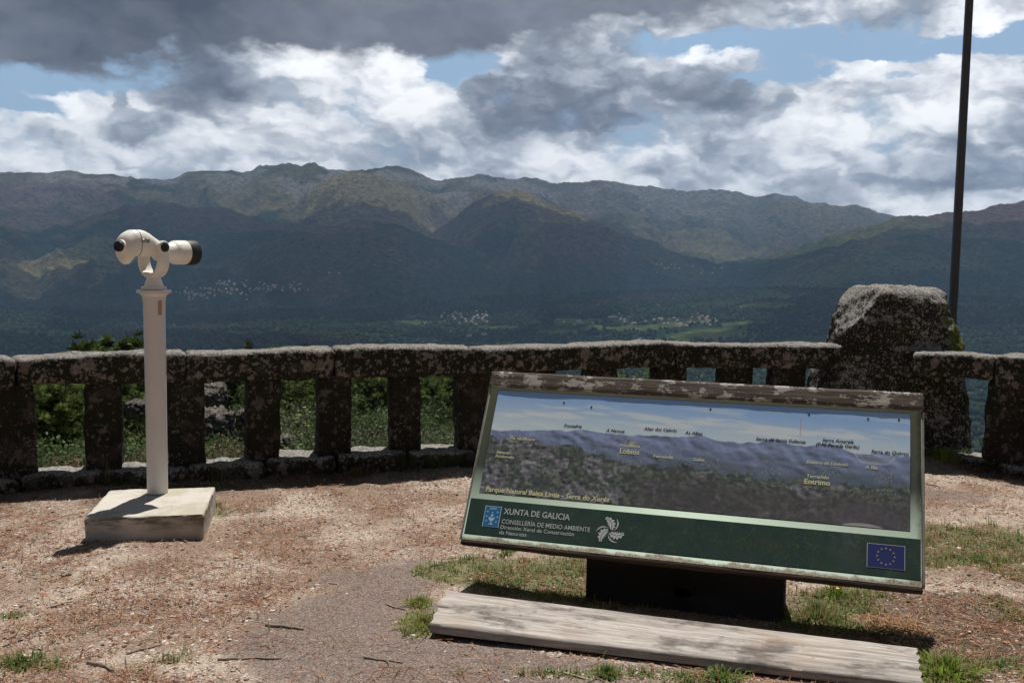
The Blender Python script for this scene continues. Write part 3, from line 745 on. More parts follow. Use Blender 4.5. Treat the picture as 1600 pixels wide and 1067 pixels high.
# ---------------------------------------------------------------- flagpole
m_pole = simple('weathered_dark_steel', (.085,.085,.09), .45, .5, .25, 8, .1)
fpx, fpd = 1487, 9.6
fb = ray(fpx, 490); fb = fb*(fpd/fb[1])
pb = MB(); pb.lathe([(.042,-1.6),(.041,2.0),(.036,4.5),(.030,7.6),(.0,7.61)], 20)
fp = thing('flagpole', 'tall bare dark metal flagpole standing behind the stone pillar', 'flagpole', (fb[0]+.01, fb[1], 0))
pb.build('pole', m_pole, fp, auto=40)
pb = MB(); pb.lathe([(.0,7.60),(.05,7.63),(.062,7.68),(.045,7.73),(0,7.75)], 16); pb.build('finial', m_pole, fp, smooth=True)
pb = MB(); pb.box((0,0,-1.3),(.5,.5,.5), bevel=.02); pb.build('footing', simple('pole_footing_concrete', (.3,.29,.27), .9), fp)

# ================================================================ VIEWER (coin telescope on a concrete slab)
m_wp = simple('cream_enamel', (.84,.81,.74), .38, 0, .10, 6, .05)
m_pp = simple('pole_enamel', (.70,.67,.65), .42, 0, .07, 5, .04)
m_blk = simple('black_rubber', (.012,.012,.013), .5, 0, .2)
m_chr = simple('steel_screws', (.30,.29,.27), .5, .6, .1)
m_lens = simple('objective_glass', (.02,.02,.03), .05, 0, .1)
m_red = simple('faded_red_sticker', (.46,.26,.19), .7, 0, .35, 120)
m, t, b = mat('stained_concrete'); m_con = m
tc = t.n('ShaderNodeTexCoord').outputs['Object']
n1 = t.noise(tc, 4, 7, .62); n2 = t.noise(tc, 90, 4, .7); n3 = t.noise(t.vm('MULTIPLY', tc, (6,6,22)), 1.3, 5, .6)
c = t.mix(n2, (.46,.43,.38), (.68,.64,.58))
c = t.mix(t.m('MULTIPLY', t.ss(n1, .45,.62), .5), c, (.34,.30,.18))
c = t.mix(t.m('MULTIPLY', t.ss(t.noise(tc, 14, 6, .7), .58,.70), .5), c, (.12,.11,.08))
sidez = t.n('ShaderNodeSeparateXYZ', {0: t.n('ShaderNodeNewGeometry').outputs['Normal']}).outputs[2]
pz = t.n('ShaderNodeSeparateXYZ', {0: tc}).outputs[2]
drip = t.m('MULTIPLY', t.m('MULTIPLY', t.ss(n3, .38,.62), t.ss(t.m('ADD', pz, t.m('MULTIPLY', n3, .05)), .06, .15)), t.ss(sidez, .6,.2))
c = t.mix(t.m('MULTIPLY', drip, .75), c, (.045,.035,.022))
t.set(b.inputs['Base Color'], c); b.inputs['Roughness'].default_value = .92; b.inputs['Specular IOR Level'].default_value = .2
bump(t, b, t.m('ADD', n2, n1), .35, .006)
TX, TY = -2.115, 5.87
ST = .14
corn = [gpt(138,808,ST), gpt(322,803,ST), gpt(333,760,ST), gpt(165,766,ST)]
ctr = sum(corn)/4
tv = thing('coin_telescope', 'cream coin operated telescope on a grey post bolted to a concrete slab', 'telescope', (TX, TY, 0))
L = []
e1 = (corn[1]-corn[0]+corn[2]-corn[3])/2; wS = np.linalg.norm(e1[:2]); angS = math.atan2(e1[1], e1[0]); dS = np.linalg.norm((corn[3]-corn[0]+corn[2]-corn[1])[:2])/2
print('slab', wS, dS, math.degrees(angS))
P, F = stone((wS, dS, ST+.05), 700, .013, .012, .005)
P[:,2] += (ST-.05)/2
sl = obj('base_slab', mesh_np('base_slab', P, F, m_con, True), tv, (ctr[0]-TX, ctr[1]-TY, 0), (0,0,angS)); sl.data.set_sharp_from_angle(angle=rad(50))
q = MB(); q.lathe([(.0,ST),(.0605,ST+.001),(.0600,ST+.02),(.0600,.3),(.0615,1.0),(.0625,1.2),(.0635,1.28),(.068,1.318),(.082,1.333),(.082,1.335)], 48); q.build('post', m_pp, tv, auto=35)
q = MB(); q.lathe([(.08,1.335),(.0975,1.337),(.0985,1.345),(.0975,1.354),(.07,1.356)], 48); q.build('flange', m_pp, tv, auto=35)
q = MB(); q.lathe([(.07,1.357),(.071,1.358),(.072,1.368),(.068,1.374),(.055,1.376),(.047,1.40),(.038,1.428),(.036,1.45)], 40); q.build('swivel_cone', m_wp, tv, auto=35)
q = MB(); q.lathe([(.030,1.3745),(.0685,1.3742)], 40)
# sticker bent round the post
an = np.linspace(rad(-52), rad(-30), 8); V = []; 
for z_ in (1.21, 1.30):
    for a_ in an: V.append(((.0642+.0012*(z_>1.25))*math.cos(a_), (.0642+.0012*(z_>1.25))*math.sin(a_), z_))
q = MB(); q.add(V, [[i, i+1, i+9, i+8] for i in range(7)]); q.build('sticker', m_red, tv, smooth=True)
YAW = rad(58)
head = Matrix.Rotation(YAW, 4, 'Z')
def hb_(mb, name, mt, parent=tv, auto=35, off=(0,0,0)): return mb.build(name, mt, parent, auto=auto, loc=(0,0,0), rot=(0,0,YAW))
# yoke: a U swept in the plane across the telescope
yk = MB(); pth = []
for u in np.linspace(0, 1, 40):
    if u < .25: y_, z_ = -.086, 1.615-(u/.25)*.085
    elif u > .75: y_, z_ = .086, 1.53+((u-.75)/.25)*.085
    else:
        a_ = PI+(u-.25)/.5*PI; y_, z_ = .086*math.cos(a_), 1.53+.096*math.sin(a_)
    pth.append((y_, z_))
R = []
for i, (y_, z_) in enumerate(pth):
    a0 = pth[max(i-1,0)]; a1 = pth[min(i+1,len(pth)-1)]; ty, tz = a1[0]-a0[0], a1[1]-a0[1]; l_ = math.hypot(ty,tz); ny, nz2 = -tz/l_, ty/l_
    u = i/(len(pth)-1); w = .030+.014*math.sin(PI*min(u,1-u)/.5*.5)**1.0 ; th_ = .011
    ring = []
    for k in range(12):
        aa = k*2*PI/12; cx_ = math.copysign(abs(math.cos(aa))**.5, math.cos(aa))*w; cy_ = math.copysign(abs(math.sin(aa))**.5, math.sin(aa))*th_
        ring.append((cx_, y_+ny*cy_, z_+nz2*cy_))
    R.append(np.array(ring))
yk.rings(R)
yk.lathe([(.0,-.101),(.034,-.101),(.038,-.097),(.038,-.077),(.03,-.074)], 28, 'y', (0,0,1.605)); yk.lathe([(.03,.074),(.038,.077),(.038,.097),(.034,.101),(0,.101)], 28, 'y', (0,0,1.605))
yoke = hb_(yk, 'yoke', m_wp)
q = MB(); q.lathe([(.0,-.111),(.022,-.1105),(.0265,-.108),(.0275,-.103),(.0275,-.1015)], 24, 'y', (0,0,1.605)); kn = q.build('pivot_cap', m_blk, yoke, auto=35)
q = MB(); q.lathe([(.0275,.1015),(.0275,.103),(.0265,.108),(.022,.1105),(0,.111)], 24, 'y', (0,0,1.605)); q.build('pivot_cap', m_blk, yoke, auto=35)
q = MB(); q.lathe([(0,-.012),(.012,-.012),(.012,.012),(0,.012)], 16, 'y', (0,-.02,1.462)); q.build('lock_bolt', m_blk, yoke, auto=35)
# body: lofted hood
sec = [(-.250,1.560,1.625,.034),(-.246,1.535,1.650,.050),(-.236,1.512,1.668,.060),(-.218,1.504,1.682,.066),(-.198,1.506,1.692,.069),(-.186,1.518,1.697,.070),(-.178,1.540,1.700,.070),(-.165,1.548,1.703,.071),(-.120,1.550,1.705,.072),(-.090,1.551,1.700,.072),(-.055,1.550,1.686,.071),(-.025,1.549,1.668,.069),(.005,1.549,1.652,.066),(.035,1.550,1.638,.061),(.052,1.556,1.628,.053)]
R = []
for (x_, zb, zt, hw) in sec:
    ring = []
    for k in range(36):
        a_ = k*2*PI/36; c_, s_ = math.cos(a_), math.sin(a_)
        ey = math.copysign(abs(c_)**.55, c_); ez = math.copysign(abs(s_)**.6, s_)
        wf = 1-.28*max(ez,0)**2-(.55 if zb < 1.535 else .18)*max(-ez,0)**2
        ring.append((x_*(.9 if x_ < 0 else 1), hw*ey*wf, (zb+zt)/2+(zt-zb)/2*ez))
    R.append(np.array(ring))
q = MB(); q.rings(R); body = hb_(q, 'body', m_wp, auto=50)
q = MB(); q.lathe([(.07,-.1515),(.0835,-.151),(.0835,-.149),(.07,-.1485)], 40, 'x', (0,0,1.628))
# casting seam round the body
def bring(x_, grow):
    xs_ = [q_[0] for q_ in sec]; zb = np.interp(x_, xs_, [q_[1] for q_ in sec]); zt = np.interp(x_, xs_, [q_[2] for q_ in sec]); hw = np.interp(x_, xs_, [q_[3] for q_ in sec]); r2 = []
    for k2 in range(36):
        a_ = k2*2*PI/36; c_, s_ = math.cos(a_), math.sin(a_); ey2 = math.copysign(abs(c_)**.55, c_); ez2 = math.copysign(abs(s_)**.6, s_); wf = 1-.28*max(ez2,0)**2-.18*max(-ez2,0)**2
        r2.append((x_*(.9 if x_ < 0 else 1), (hw+grow)*ey2*wf, (zb+zt)/2+((zt-zb)/2+grow)*ez2))
    return np.array(r2)
q = MB(); q.rings([bring(-.148,.0004), bring(-.1475,.0016), bring(-.1445,.0016), bring(-.144,.0004)], False); q.build('seam', simple('grimy_seam', (.16,.14,.12), .7), body, auto=60)
# eyepiece at the back, tipped a little upward
q = MB(); q.lathe([(.030,-.020),(.036,-.018),(.038,-.006),(.036,.010),(.030,.014)], 28, 'x', (0,0,0)); ey = q.build('eyepiece_ring', m_wp, body, auto=35, loc=(-.222,-.012,1.607), rot=(0,0,rad(14)))
q = MB(); q.lathe([(0,-.030),(.017,-.031),(.022,-.038),(.029,-.036),(.031,-.024),(.030,-.015),(.024,-.012)], 28, 'x'); q.build('eyecup', m_blk, ey, auto=35)
for (xx, zz_, r_s) in ((-.125,1.640,.012),(-.095,1.642,.015)):
    q = MB(); q.lathe([(0,-.014),(r_s*.6,-.0135),(r_s,-.008),(r_s,.004)], 16, 'y'); q.build('screw', m_chr, body, auto=35, loc=(xx,-.0675,zz_))
q = MB(); q.lathe([(.0,.02),(.050,.021),(.052,.05),(.053,.075),(.056,.10),(.059,.125),(.063,.134),(.069,.142),(.0715,.150),(.0725,.17),(.073,.225),(.0,.225)], 44, 'x', (0,0,1.575)); tb = q.build('tube', m_wp, tv, auto=40, rot=(0,0,YAW))
q = MB(); q.lathe([(.070,.225),(.0745,.2255),(.0755,.232),(.0755,.292),(.0745,.297),(.068,.297),(.067,.292),(.067,.25),(.0,.249)], 44, 'x', (0,0,1.575)); q.build('lens_hood', m_blk, tb, auto=40)
q = MB(); q.lathe([(.0,.267),(.03,.2655),(.067,.261)], 36, 'x', (0,0,1.575), False); q.build('lens', m_lens, tb, smooth=True)

# ================================================================ INFORMATION BOARD
BO = np.array([-.227,4.60,.251]); BY = -.304; BT = 1.016; BW, BH = 2.024, .814; KS = 1.0698
bu = np.array([math.cos(BY), math.sin(BY), 0]); bn_ = np.array([-math.sin(BY), math.cos(BY), 0]); bup = math.cos(BT)*bn_+math.sin(BT)*np.array([0,0,1]); bN = np.cross(bu, bup)
BM = Matrix(((bu[0],bup[0],bN[0],BO[0]),(bu[1],bup[1],bN[1],BO[1]),(bu[2],bup[2],bN[2],BO[2]),(0,0,0,1)))
sg = thing('information_board', 'sloping green panorama information board with peeling wooden top rail on a dark box base', 'information board')
sg.matrix_world = BM
m_frame = None
m, t, b = mat('pale_green_laminate'); m_lam = m
tc = t.n('ShaderNodeTexCoord').outputs['Object']
sx_, sy_, sz_ = t.n('ShaderNodeSeparateXYZ', {0: tc}).outputs[:3]
n1 = t.noise(tc, 9, 7, .65); n2 = t.noise(tc, 120, 4, .7)
c = t.mix(n1, (.34,.43,.35), (.45,.55,.45))
# grime and rust creep in from the bottom edge and the lower right corner
g1 = t.ss(t.m('ADD', t.m('SUBTRACT', .020, sy_), t.m('MULTIPLY', t.m('SUBTRACT', n1, .5), .09)), -.008, .010)
gc = t.ss(t.m('ADD', t.m('SUBTRACT', t.m('SUBTRACT', sx_, sy_), 1.93), t.m('MULTIPLY', t.m('SUBTRACT', n1, .5), .16)), -.01, .05)
g2 = t.ss(t.m('ADD', t.m('SUBTRACT', sx_, 2.0), t.m('MULTIPLY', t.m('SUBTRACT', n1, .5), .06)), -.005, .018)
gg = t.m('MAXIMUM', t.m('MAXIMUM', g1, gc), t.m('MULTIPLY', g2, .7))
c = t.mix(t.m('MULTIPLY', gg, .9), c, t.mix(t.ss(n2, .35, .65), (.05,.035,.022), (.24,.19,.15)))
t.set(b.inputs['Base Color'], c); b.inputs['Roughness'].default_value = .7; b.inputs['Specular IOR Level'].default_value = .08; bump(t, b, n2, .15, .002)
q = MB(); q.box((BW/2, BH/2, -.0125), (BW, BH, .025), bevel=.002); panel = q.build('panel', m_lam, sg)
# dark green band with algae speckles and the panorama print, both thin sheets on the plate
def printed(name, seedoff=0):
    m, t, b = mat(name)
    c = t.n('ShaderNodeVertexColor', None, layer_name='Col').outputs[0]
    tc = t.n('ShaderNodeTexCoord').outputs['Object']
    fine = t.noise(tc, 260, 3, .8)
    c = t.mix(.35, c, t.mix(1.0, c, t.mix(fine, (.35,.35,.35), (1.65,1.65,1.65)), 'MULTIPLY'))
    # scratches
    sc1 = t.vor(t.vm('ADD', t.vm('MULTIPLY', tc, (1,.25,1)), t.vm('SCALE', t.noise(tc, 2.5, 2, .5, color=True), scale=.5)), 6, feature='DISTANCE_TO_EDGE')
    scr = t.m('MULTIPLY', t.ss(sc1, .004, .0), t.ss(t.noise(tc, 3.3, 3), .56, .64))
    c = t.mix(t.m('MULTIPLY', scr, .35), c, (.55,.57,.60))
    c = t.mix(t.m('MULTIPLY', t.ss(t.noise(tc, 3.0, 6, .7), .55,.75), .18), c, (.45,.48,.50))
    t.set(b.inputs['Base Color'], c); t.set(b.inputs['Roughness'], t.lin(t.noise(tc, 14, 4), .3,.7,.28,.5)); b.inputs['Specular IOR Level'].default_value = .4
    return m
m_print = printed('weathered_print')
def sheet(name, s0, s1, t0, t1, z, nx, ny, colf, parent=panel, mt=m_print):
    gx, gy = np.meshgrid(np.linspace(s0, s1, nx), np.linspace(t0, t1, ny))
    V = np.stack([gx, gy, np.full_like(gx, z)], -1).reshape(-1,3)
    ii = (np.arange(ny-1)[:,None]*nx+np.arange(nx-1)[None,:]).ravel(); F = np.stack([ii, ii+1, ii+nx+1, ii+nx], 1)
    return obj(name, mesh_np(name, V, F, mt, False, {'Col': colf(gx/KS, gy/KS).reshape(-1,3)}), parent)
def band_col(s, t_):
    c = lerp(np.broadcast_to(np.array([.028,.058,.045]), s.shape+(3,)), np.array([.035,.068,.055]), fbm(s*5,t_*5,None,3,801))
    al = (fbm(s*7+3,t_*9,None,3,805)-.42)*4*sstep(.6,.9,s)
    sp = (_hash((s*420).astype(int), (t_*420).astype(int), 0*(s.astype(int)), 33) > .93)
    c = np.where((sp & (vn(s*40,t_*40,None,9)+al*.4 > .75))[...,None], np.array([.10,.15,.05]), c)
    c = lerp(c, np.array([.075,.11,.095]), .5*sstep(.55,.8,fbm(s*3,t_*3,None,4,811)))
    c = lerp(c, np.array([.075,.06,.045]), .22*sstep(.62,.75,fbm(s*18+7,t_*18,None,4,815))*sstep(.8,1.0,s))
    return c
sheet('lower_band', .008*KS, 1.886*KS, .030*KS, .192*KS, .0008, 620, 60, band_col)
def pano(s, t_):
    S = (s-.041)/1.807; T = (t_-.222)/.503                     # 0..1
    A3 = lambda *q: np.array(q)
    sky_ = lerp(np.broadcast_to(A3(.58,.72,.88), s.shape+(3,)), A3(.26,.46,.78), sstep(.62,.98,T+.05*(S-.3)))
    cl = fbm(S*7, T*16+S*2, None, 6, 821); sky_ = lerp(sky_, A3(.74,.79,.86), sstep(.52,.72,cl)*.7*sstep(1.02,.80,T))
    crest = np.interp(S, [0,.06,.12,.2,.26,.30,.36,.40,.46,.50,.53,.56,.62,.66,.70,.74,.77,.81,.85,.88,.91,.95,1],
                         [.60,.605,.62,.645,.655,.65,.64,.655,.65,.665,.68,.655,.64,.65,.69,.66,.655,.69,.655,.615,.615,.64,.615])+(fbm(S*45,S*0,None,4,5)-.5)*.035
    rel_ = fbm(S*34+T*6,T*16,None,5,831)-fbm(S*34+T*6+.35,T*16+.45,None,5,831)
    dpt = sstep(0,.22,crest-T)
    mt = lerp(np.broadcast_to(A3(.20,.26,.43), s.shape+(3,)), A3(.12,.16,.25), dpt)*(1+1.5*rel_)[...,None]
    mt = lerp(mt, A3(.07,.11,.13), sstep(.47,.38,T+.03*np.sin(S*20))*.7)
    vil = (_hash((S*620).astype(int),(T*190).astype(int),0*S.astype(int),13) > .9)*(fbm(S*20,T*30,None,3,15) > .52)
    mt = lerp(mt, A3(.5,.5,.52), (vil*sstep(.10,.05,np.abs(T-.42))*.6))
    c = lerp(sky_, mt, sstep(-.004,.004,crest-T))
    near = np.interp(S, [0,.04,.10,.16,.22,.27,.33,.40,.5,.6,.7,.85,1], [.545,.535,.53,.50,.50,.45,.40,.36,.38,.36,.33,.32,.34])+(fbm(S*34,S*0+2,None,5,7)-.5)*.09
    tree_ = sstep(.5,.62,fbm(S*60,T*2.2+1,None,3,17)); near = near+.03*tree_*sstep(.3,.45,S)
    wx = S+.02*(fbm(S*14,T*6,None,3,19)-.5); tx = fbm(wx*130,T*44,None,5,841); tx2 = fbm(wx*26+3,T*9,None,5,845); lum = fbm(wx*70,T*26,None,4,849)-fbm(wx*70+.4,T*26+.6,None,4,849)
    grn = lerp(np.broadcast_to(A3(.030,.042,.034), s.shape+(3,)), A3(.10,.12,.085), sstep(.38,.68,tx))
    rockm = sstep(.47,.58,tx2+.17*np.exp(-((S-.10)/.07)**2-((T-.42)/.16)**2)+.12*np.exp(-((S-.27)/.05)**2-((T-.28)/.10)**2)+.08*np.exp(-((S-.05)/.05)**2-((T-.25)/.2)**2)+.08*np.exp(-((S-.12)/.2)**2-((T-.05)/.08)**2)-.15*sstep(.30,.42,S))
    rk_ = lerp(np.broadcast_to(A3(.11,.10,.12), s.shape+(3,)), A3(.22,.22,.24), sstep(.36,.66,tx))*(1+3.*lum)[...,None]
    nr_ = lerp(grn*(1+1.8*lum)[...,None], rk_, rockm*.7)
    nr_ = lerp(nr_, A3(.42,.42,.42), ((_hash((S*560).astype(int),(T*180).astype(int),0*S.astype(int),3) > .88)*(fbm(S*24,T*20,None,3,23) > .5)*np.exp(-((T-.27)/.05)**2)*sstep(.6,.68,S)*.75))
    nr_ = lerp(nr_, A3(.055,.045,.047)*(.6+.9*tx)[...,None], sstep(.34,.16,T)*sstep(.33,.42,S)*.65)
    nr_ = lerp(nr_, A3(.035,.032,.030), .7*np.exp(-((S-.535)/.05)**2-((T-.12)/.12)**2)+.55*np.exp(-((S-.475)/.015)**2-((T-.30)/.12)**2))
    boul = sstep(1.0,.8,((S-.91)/.08)**2+((T-.03)/.17)**2+(tx-.5)*.5); nr_ = lerp(nr_, A3(.07,.06,.07)*(.5+tx)[...,None], boul*.85)
    nr_ = lerp(nr_, A3(.36,.34,.35), sstep(1.0,.85,((S-.90)/.05)**2+((T+.02)/.05)**2))
    c = lerp(c, nr_, sstep(-.008,.008,near-T))
    ring_ = np.abs(np.hypot(S-.925,(T-.66)*.32)-.042+.004*np.sin(S*90)); c = lerp(c, A3(.70,.74,.78), sstep(.004,.0,ring_)*.35*(T>.5)+.12*(np.hypot(S-.925,(T-.66)*.32)<.040)*(T<.75))
    c = lerp(c, A3(.45,.18,.14), .55*((np.abs(S-.759) < .0013)&(T>.74)&(T<.90)))
    c = lerp(c, A3(.75,.68,.25), .5*sstep(.02,.0,np.hypot(S-.362,(T-.57)*.3))*(tx>.5))
    return np.clip(lerp(c*1.12, A3(.50,.54,.60), np.full(s.shape, .09)), 0, .85)
pan = sheet('panorama_print', .041*KS, 1.848*KS, .222*KS, .725*KS, .0008, 900, 250, pano)

# lettering
def text_mesh(s, bold=0, shear=0):
    cu = bpy.data.curves.new('txt', 'FONT'); cu.body = s; cu.size = 1; cu.offset = bold; cu.shear = shear; cu.resolution_u = 3
    o = bpy.data.objects.new('txt', cu); COL.objects.link(o)
    dg = bpy.context.evaluated_depsgraph_get(); me = bpy.data.meshes.new_from_object(o.evaluated_get(dg))
    V = np.array([v.co[:] for v in me.vertices]); F = [list(p.vertices) for p in me.polygons]
    bpy.data.objects.remove(o); bpy.data.meshes.remove(me); bpy.data.curves.remove(cu)
    return V, F
def ink(name, col, rough=.5):
    m, t, b = mat(name); tc = t.n('ShaderNodeTexCoord').outputs['Object']
    t.set(b.inputs['Base Color'], t.mix(t.noise(tc, 60, 4, .7), tuple(x*.7 for x in col), tuple(min(1,x*1.15) for x in col))); b.inputs['Roughness'].default_value = rough; return m
I_W = ink('white_ink', (.62,.66,.64)); I_Y = ink('yellow_ink', (.85,.84,.48)); I_B = ink('black_ink', (.012,.013,.02)); I_BL = ink('blue_ink', (.02,.17,.42)); I_EU = ink('flag_blue_ink', (.018,.03,.17)); I_LB = ink('pale_blue_ink', (.45,.68,.82))
def write(L, name, mt, z=.0018):
    for (s, x0, x1, y0, h, bold, shear) in L:
        q = MB(); V, F = text_mesh(s, bold, shear)
        if not len(V): continue
        Vr, _ = text_mesh('H', 0, 0); H = Vr[:,1].max()
        sx = (x1-x0)/(V[:,0].max()-V[:,0].min()); 
        P = np.stack([(V[:,0]-V[:,0].min())*sx+x0, V[:,1]/H*h+y0, np.full(len(V), z/KS)], 1)*KS
        q.add(P, F); q.build(name, mt, panel)
write([('XUNTA DE GALICIA',.172,.473,.133,.026,.012,0),('CONSELLERÍA DE MEDIO AMBIENTE',.171,.569,.090,.0195,.004,0),('Dirección Xeral de Conservación',.170,.502,.0655,.0165,.004,0),('da Natureza',.168,.294,.0415,.0165,.004,0)], 'department_line', I_W)
write([('Parque Natural Baixa Limia - Serra do Xurés',.070,.634,.230,.0215,.02,.12)], 'park_name', I_Y)
write([('Pía da Moura',.139,.258,.485,.013,.012,.25),('Penedo',.088,.150,.412,.013,.012,.25),('Redondo',.085,.174,.393,.013,.012,.25),('Fondevila',.650,.739,.489,.012,.012,.2),('Lobios',.652,.739,.457,.022,.014,0),('Feiravella',.803,.889,.449,.013,.012,0),('Galez',.975,1.024,.448,.0135,.012,0),
       ('Encoro de Lindoso',1.443,1.608,.474,.0135,.012,.25),('A Illa',1.676,1.723,.469,.0145,.012,0),('Terrachán',1.446,1.534,.411,.015,.012,0),('Entrimo',1.439,1.540,.384,.021,.02,0)], 'place_name', I_Y)
write([('Fontefría',.382,.465,.563,.014,.02,.25),('A Nevosa',.578,.662,.554,.014,.02,.25),('Altar dos Cabrós',.746,.893,.574,.014,.02,.25),('As Albas',.928,1.005,.568,.014,.02,.25),('Serra de Santa Eufemia',1.231,1.436,.561,.014,.02,.25),('Serra Amarela',1.503,1.628,.576,.014,.02,.25),('(P.N. Peneda Gerês)',1.478,1.651,.555,.0145,.02,.25),('Serra do Quinxo',1.697,1.842,.540,.0145,.02,.25)], 'peak_name', I_B)
def flat(q, pts, z): q.add([(p[0]*KS, p[1]*KS, z) for p in pts], [list(range(len(pts)))])
def rect(q, x0, y0, x1, y1, z): flat(q, [(x0,y0),(x1,y0),(x1,y1),(x0,y1)], z)
def star(q, cx, cy, r, n, z, k=.4, rot=PI/2):
    P = [(cx+(r if i % 2 == 0 else r*k)*math.cos(rot+i*PI/n), cy+(r if i % 2 == 0 else r*k)*math.sin(rot+i*PI/n)) for i in range(2*n)]
    c0 = q.n; q.add([(cx*KS, cy*KS, z)]+[(p[0]*KS, p[1]*KS, z) for p in P], [[0, i+1, (i+1) % (2*n)+1] for i in range(2*n)])
# coat of arms square
q = MB(); rect(q, .084,.068,.160,.164,.0016); em = q.build('emblem', I_LB, panel)
q = MB(); rect(q, .087,.071,.157,.161,.0022); q.build('emblem_field', I_BL, em)
q = MB()
for (cx_, cy_) in ((.099,.137),(.122,.134),(.145,.137),(.097,.115),(.147,.115),(.099,.094),(.145,.094)): star(q, cx_, cy_, .0068, 4, .0028, .35)
flat(q, [(.106,.112),(.138,.112),(.134,.102),(.127,.095),(.117,.095),(.110,.102)], .0028); rect(q, .1195,.082,.1245,.095,.0028); flat(q, [(.110,.079),(.134,.079),(.128,.084),(.116,.084)], .0028)
c_ = [(.122+.006*math.cos(a_), .121+.006*math.sin(a_)) for a_ in np.arange(14)*2*PI/14]; flat(q, c_, .0028)
q.build('emblem_chalice', I_LB, em)
q = MB(); rect(q, .106,.148,.138,.1505,.0028)
for k in range(5): star(q, .109+k*.0065, .1545, .0034, 4, .0028, .5)
q.build('emblem_crown', I_LB, em)
# union flag
q = MB(); rect(q, 1.688,.061,1.829,.158,.0016); fl = q.build('flag_print', I_W, panel)
q = MB(); rect(q, 1.690,.063,1.827,.156,.0022); q.build('flag_field', I_EU, fl)
q = MB()
for k in range(12): star(q, 1.7585+.0325*math.sin(k*PI/6), .1095+.0325*math.cos(k*PI/6), .0048, 5, .0028)
q.build('flag_stars', ink('flag_gold_ink', (.55,.48,.16)), fl)
# whirl of three oak leaves and three crescents
q = MB(); ox, oy = .655, .104
def oak(ang):
    ax = [];
    for i in range(61):
        u = i/60; th_ = 1.0*u; rr_ = .008+.053*u
        ax.append((rr_*math.cos(ang+th_-.2), rr_*math.sin(ang+th_-.2), (.0016+.0125*math.sin(PI*min(1,u*.9+.08))**.8)*(1+.30*math.sin(u*PI*11+.6))))
    P = []
    for sgn in (1,-1):
        r2 = []
        for i, (x_, y_, w) in enumerate(ax):
            x2, y2, _ = ax[min(i+1,60)]; x1, y1, _ = ax[max(i-1,0)]; l_ = math.hypot(x2-x1,y2-y1); nx_, ny_ = -(y2-y1)/l_, (x2-x1)/l_
            P.append((x_+nx_*w*sgn, y_+ny_*w*sgn)); r2.append((x_+nx_*.0011*sgn, y_+ny_*.0011*sgn))
        P += r2
    V = [((ox+p[0])*KS, (oy+p[1])*KS, .0016) for p in P]; F = []
    for sgn in (0,1):
        o_ = sgn*122
        for i in range(60):
            f = [o_+i, o_+i+1, o_+61+i+1, o_+61+i]; F.append(f[::-1] if sgn == 0 else f)
    q.add(V, F)
def cres(ang):
    V = []; F = []
    for i in range(17):
        u = i/16; th_ = ang+u*1.05; rr_ = .012+.048*u**.9; w = .0042*math.sin(PI*u)+.0004
        for sgn in (-1,1): V.append(((ox+(rr_+w*sgn)*math.cos(th_))*KS, (oy+(rr_+w*sgn)*math.sin(th_))*KS, .0016))
    for i in range(16): F.append([2*i, 2*i+1, 2*i+3, 2*i+2])
    q.add(V, F)
for k in range(3): oak(rad(70+120*k)); cres(rad(128+120*k))
q.build('oak_leaf_emblem', I_W, panel)
# peeling top rail
def wood(name, c0, c1, axis=0, paint=None, knots=True):
    m, t, b = mat(name); tc = t.n('ShaderNodeTexCoord').outputs['Object']
    st = [30.,30.,30.]; st[axis] = 1.1
    wv = t.vm('ADD', tc, t.vm('SCALE', t.vm('SUBTRACT', t.noise(tc, 2.2, 3, .5, color=True), (.5,.5,.5)), scale=.05))
    g = t.noise(t.vm('MULTIPLY', wv, tuple(st)), 3.2, 7, .68); n1 = t.noise(tc, 6, 6, .65); n2 = t.noise(t.vm('MULTIPLY', wv, tuple(s*.4 for s in st)), 2.0, 4, .6)
    c = t.mix(t.ss(g, .3,.68), c0, c1)
    c = t.mix(t.m('MULTIPLY', t.ss(n2, .50,.66), .55), c, tuple(x*.55 for x in c0))
    if knots:
        dk_ = t.ss(t.m('ADD', t.noise(t.vm('MULTIPLY', tc, (1.0,1.8,1)), 3.4, 6, .68), t.m('MULTIPLY', g, .18)), .60, .76)
        c = t.mix(t.m('MULTIPLY', dk_, .8), c, (.07,.06,.055))
        c = t.mix(t.m('MULTIPLY', t.ss(t.noise(t.vm('ADD', tc, (5,2,0)), 2.1, 4), .55,.7), .35), c, (.42,.28,.17))
    hh = g
    if paint:
        pk = t.ss(t.m('ADD', t.noise(t.vm('MULTIPLY', tc, (1,1.6,1.6)), 11, 8, .74), t.m('MULTIPLY', g, .25)), .635, .675)
        c = t.mix(pk, c, paint); hh = t.m('ADD', g, pk)
    t.set(b.inputs['Base Color'], c); b.inputs['Roughness'].default_value = .85; b.inputs['Specular IOR Level'].default_value = .2
    bump(t, b, hh, .8, .004); return m
m_bat = wood('peeling_painted_wood', (.050,.036,.030), (.17,.135,.115), 0, (.42,.39,.35), False)
m_edge = wood('rotten_edge_wood', (.018,.012,.009), (.07,.045,.03), 0, None, False)
m_trim = simple('weathered_side_trim', (.24,.25,.21), .8, 0, .5, 25, .3)
P, F = stone((2.045, .088, .052), 850, .014, .008, .0014)
P += np.array([BW/2-.001, BH+.021, -.015]); obj('top_rail', mesh_np('top_rail', P, F, m_bat, True), sg)
P, F = stone((BW+.006, .022, .034), 851, .012, .006, .003); P += np.array([BW/2, -.011, -.016]); obj('bottom_rail', mesh_np('bottom_rail', P, F, m_edge, True), sg)
P, F = stone((.012, BH-.03, .028), 852, .012, .004, .0012); P += np.array([BW+.006, BH/2-.012, -.014]); obj('side_trim', mesh_np('side_trim', P, F, m_trim, True), sg)
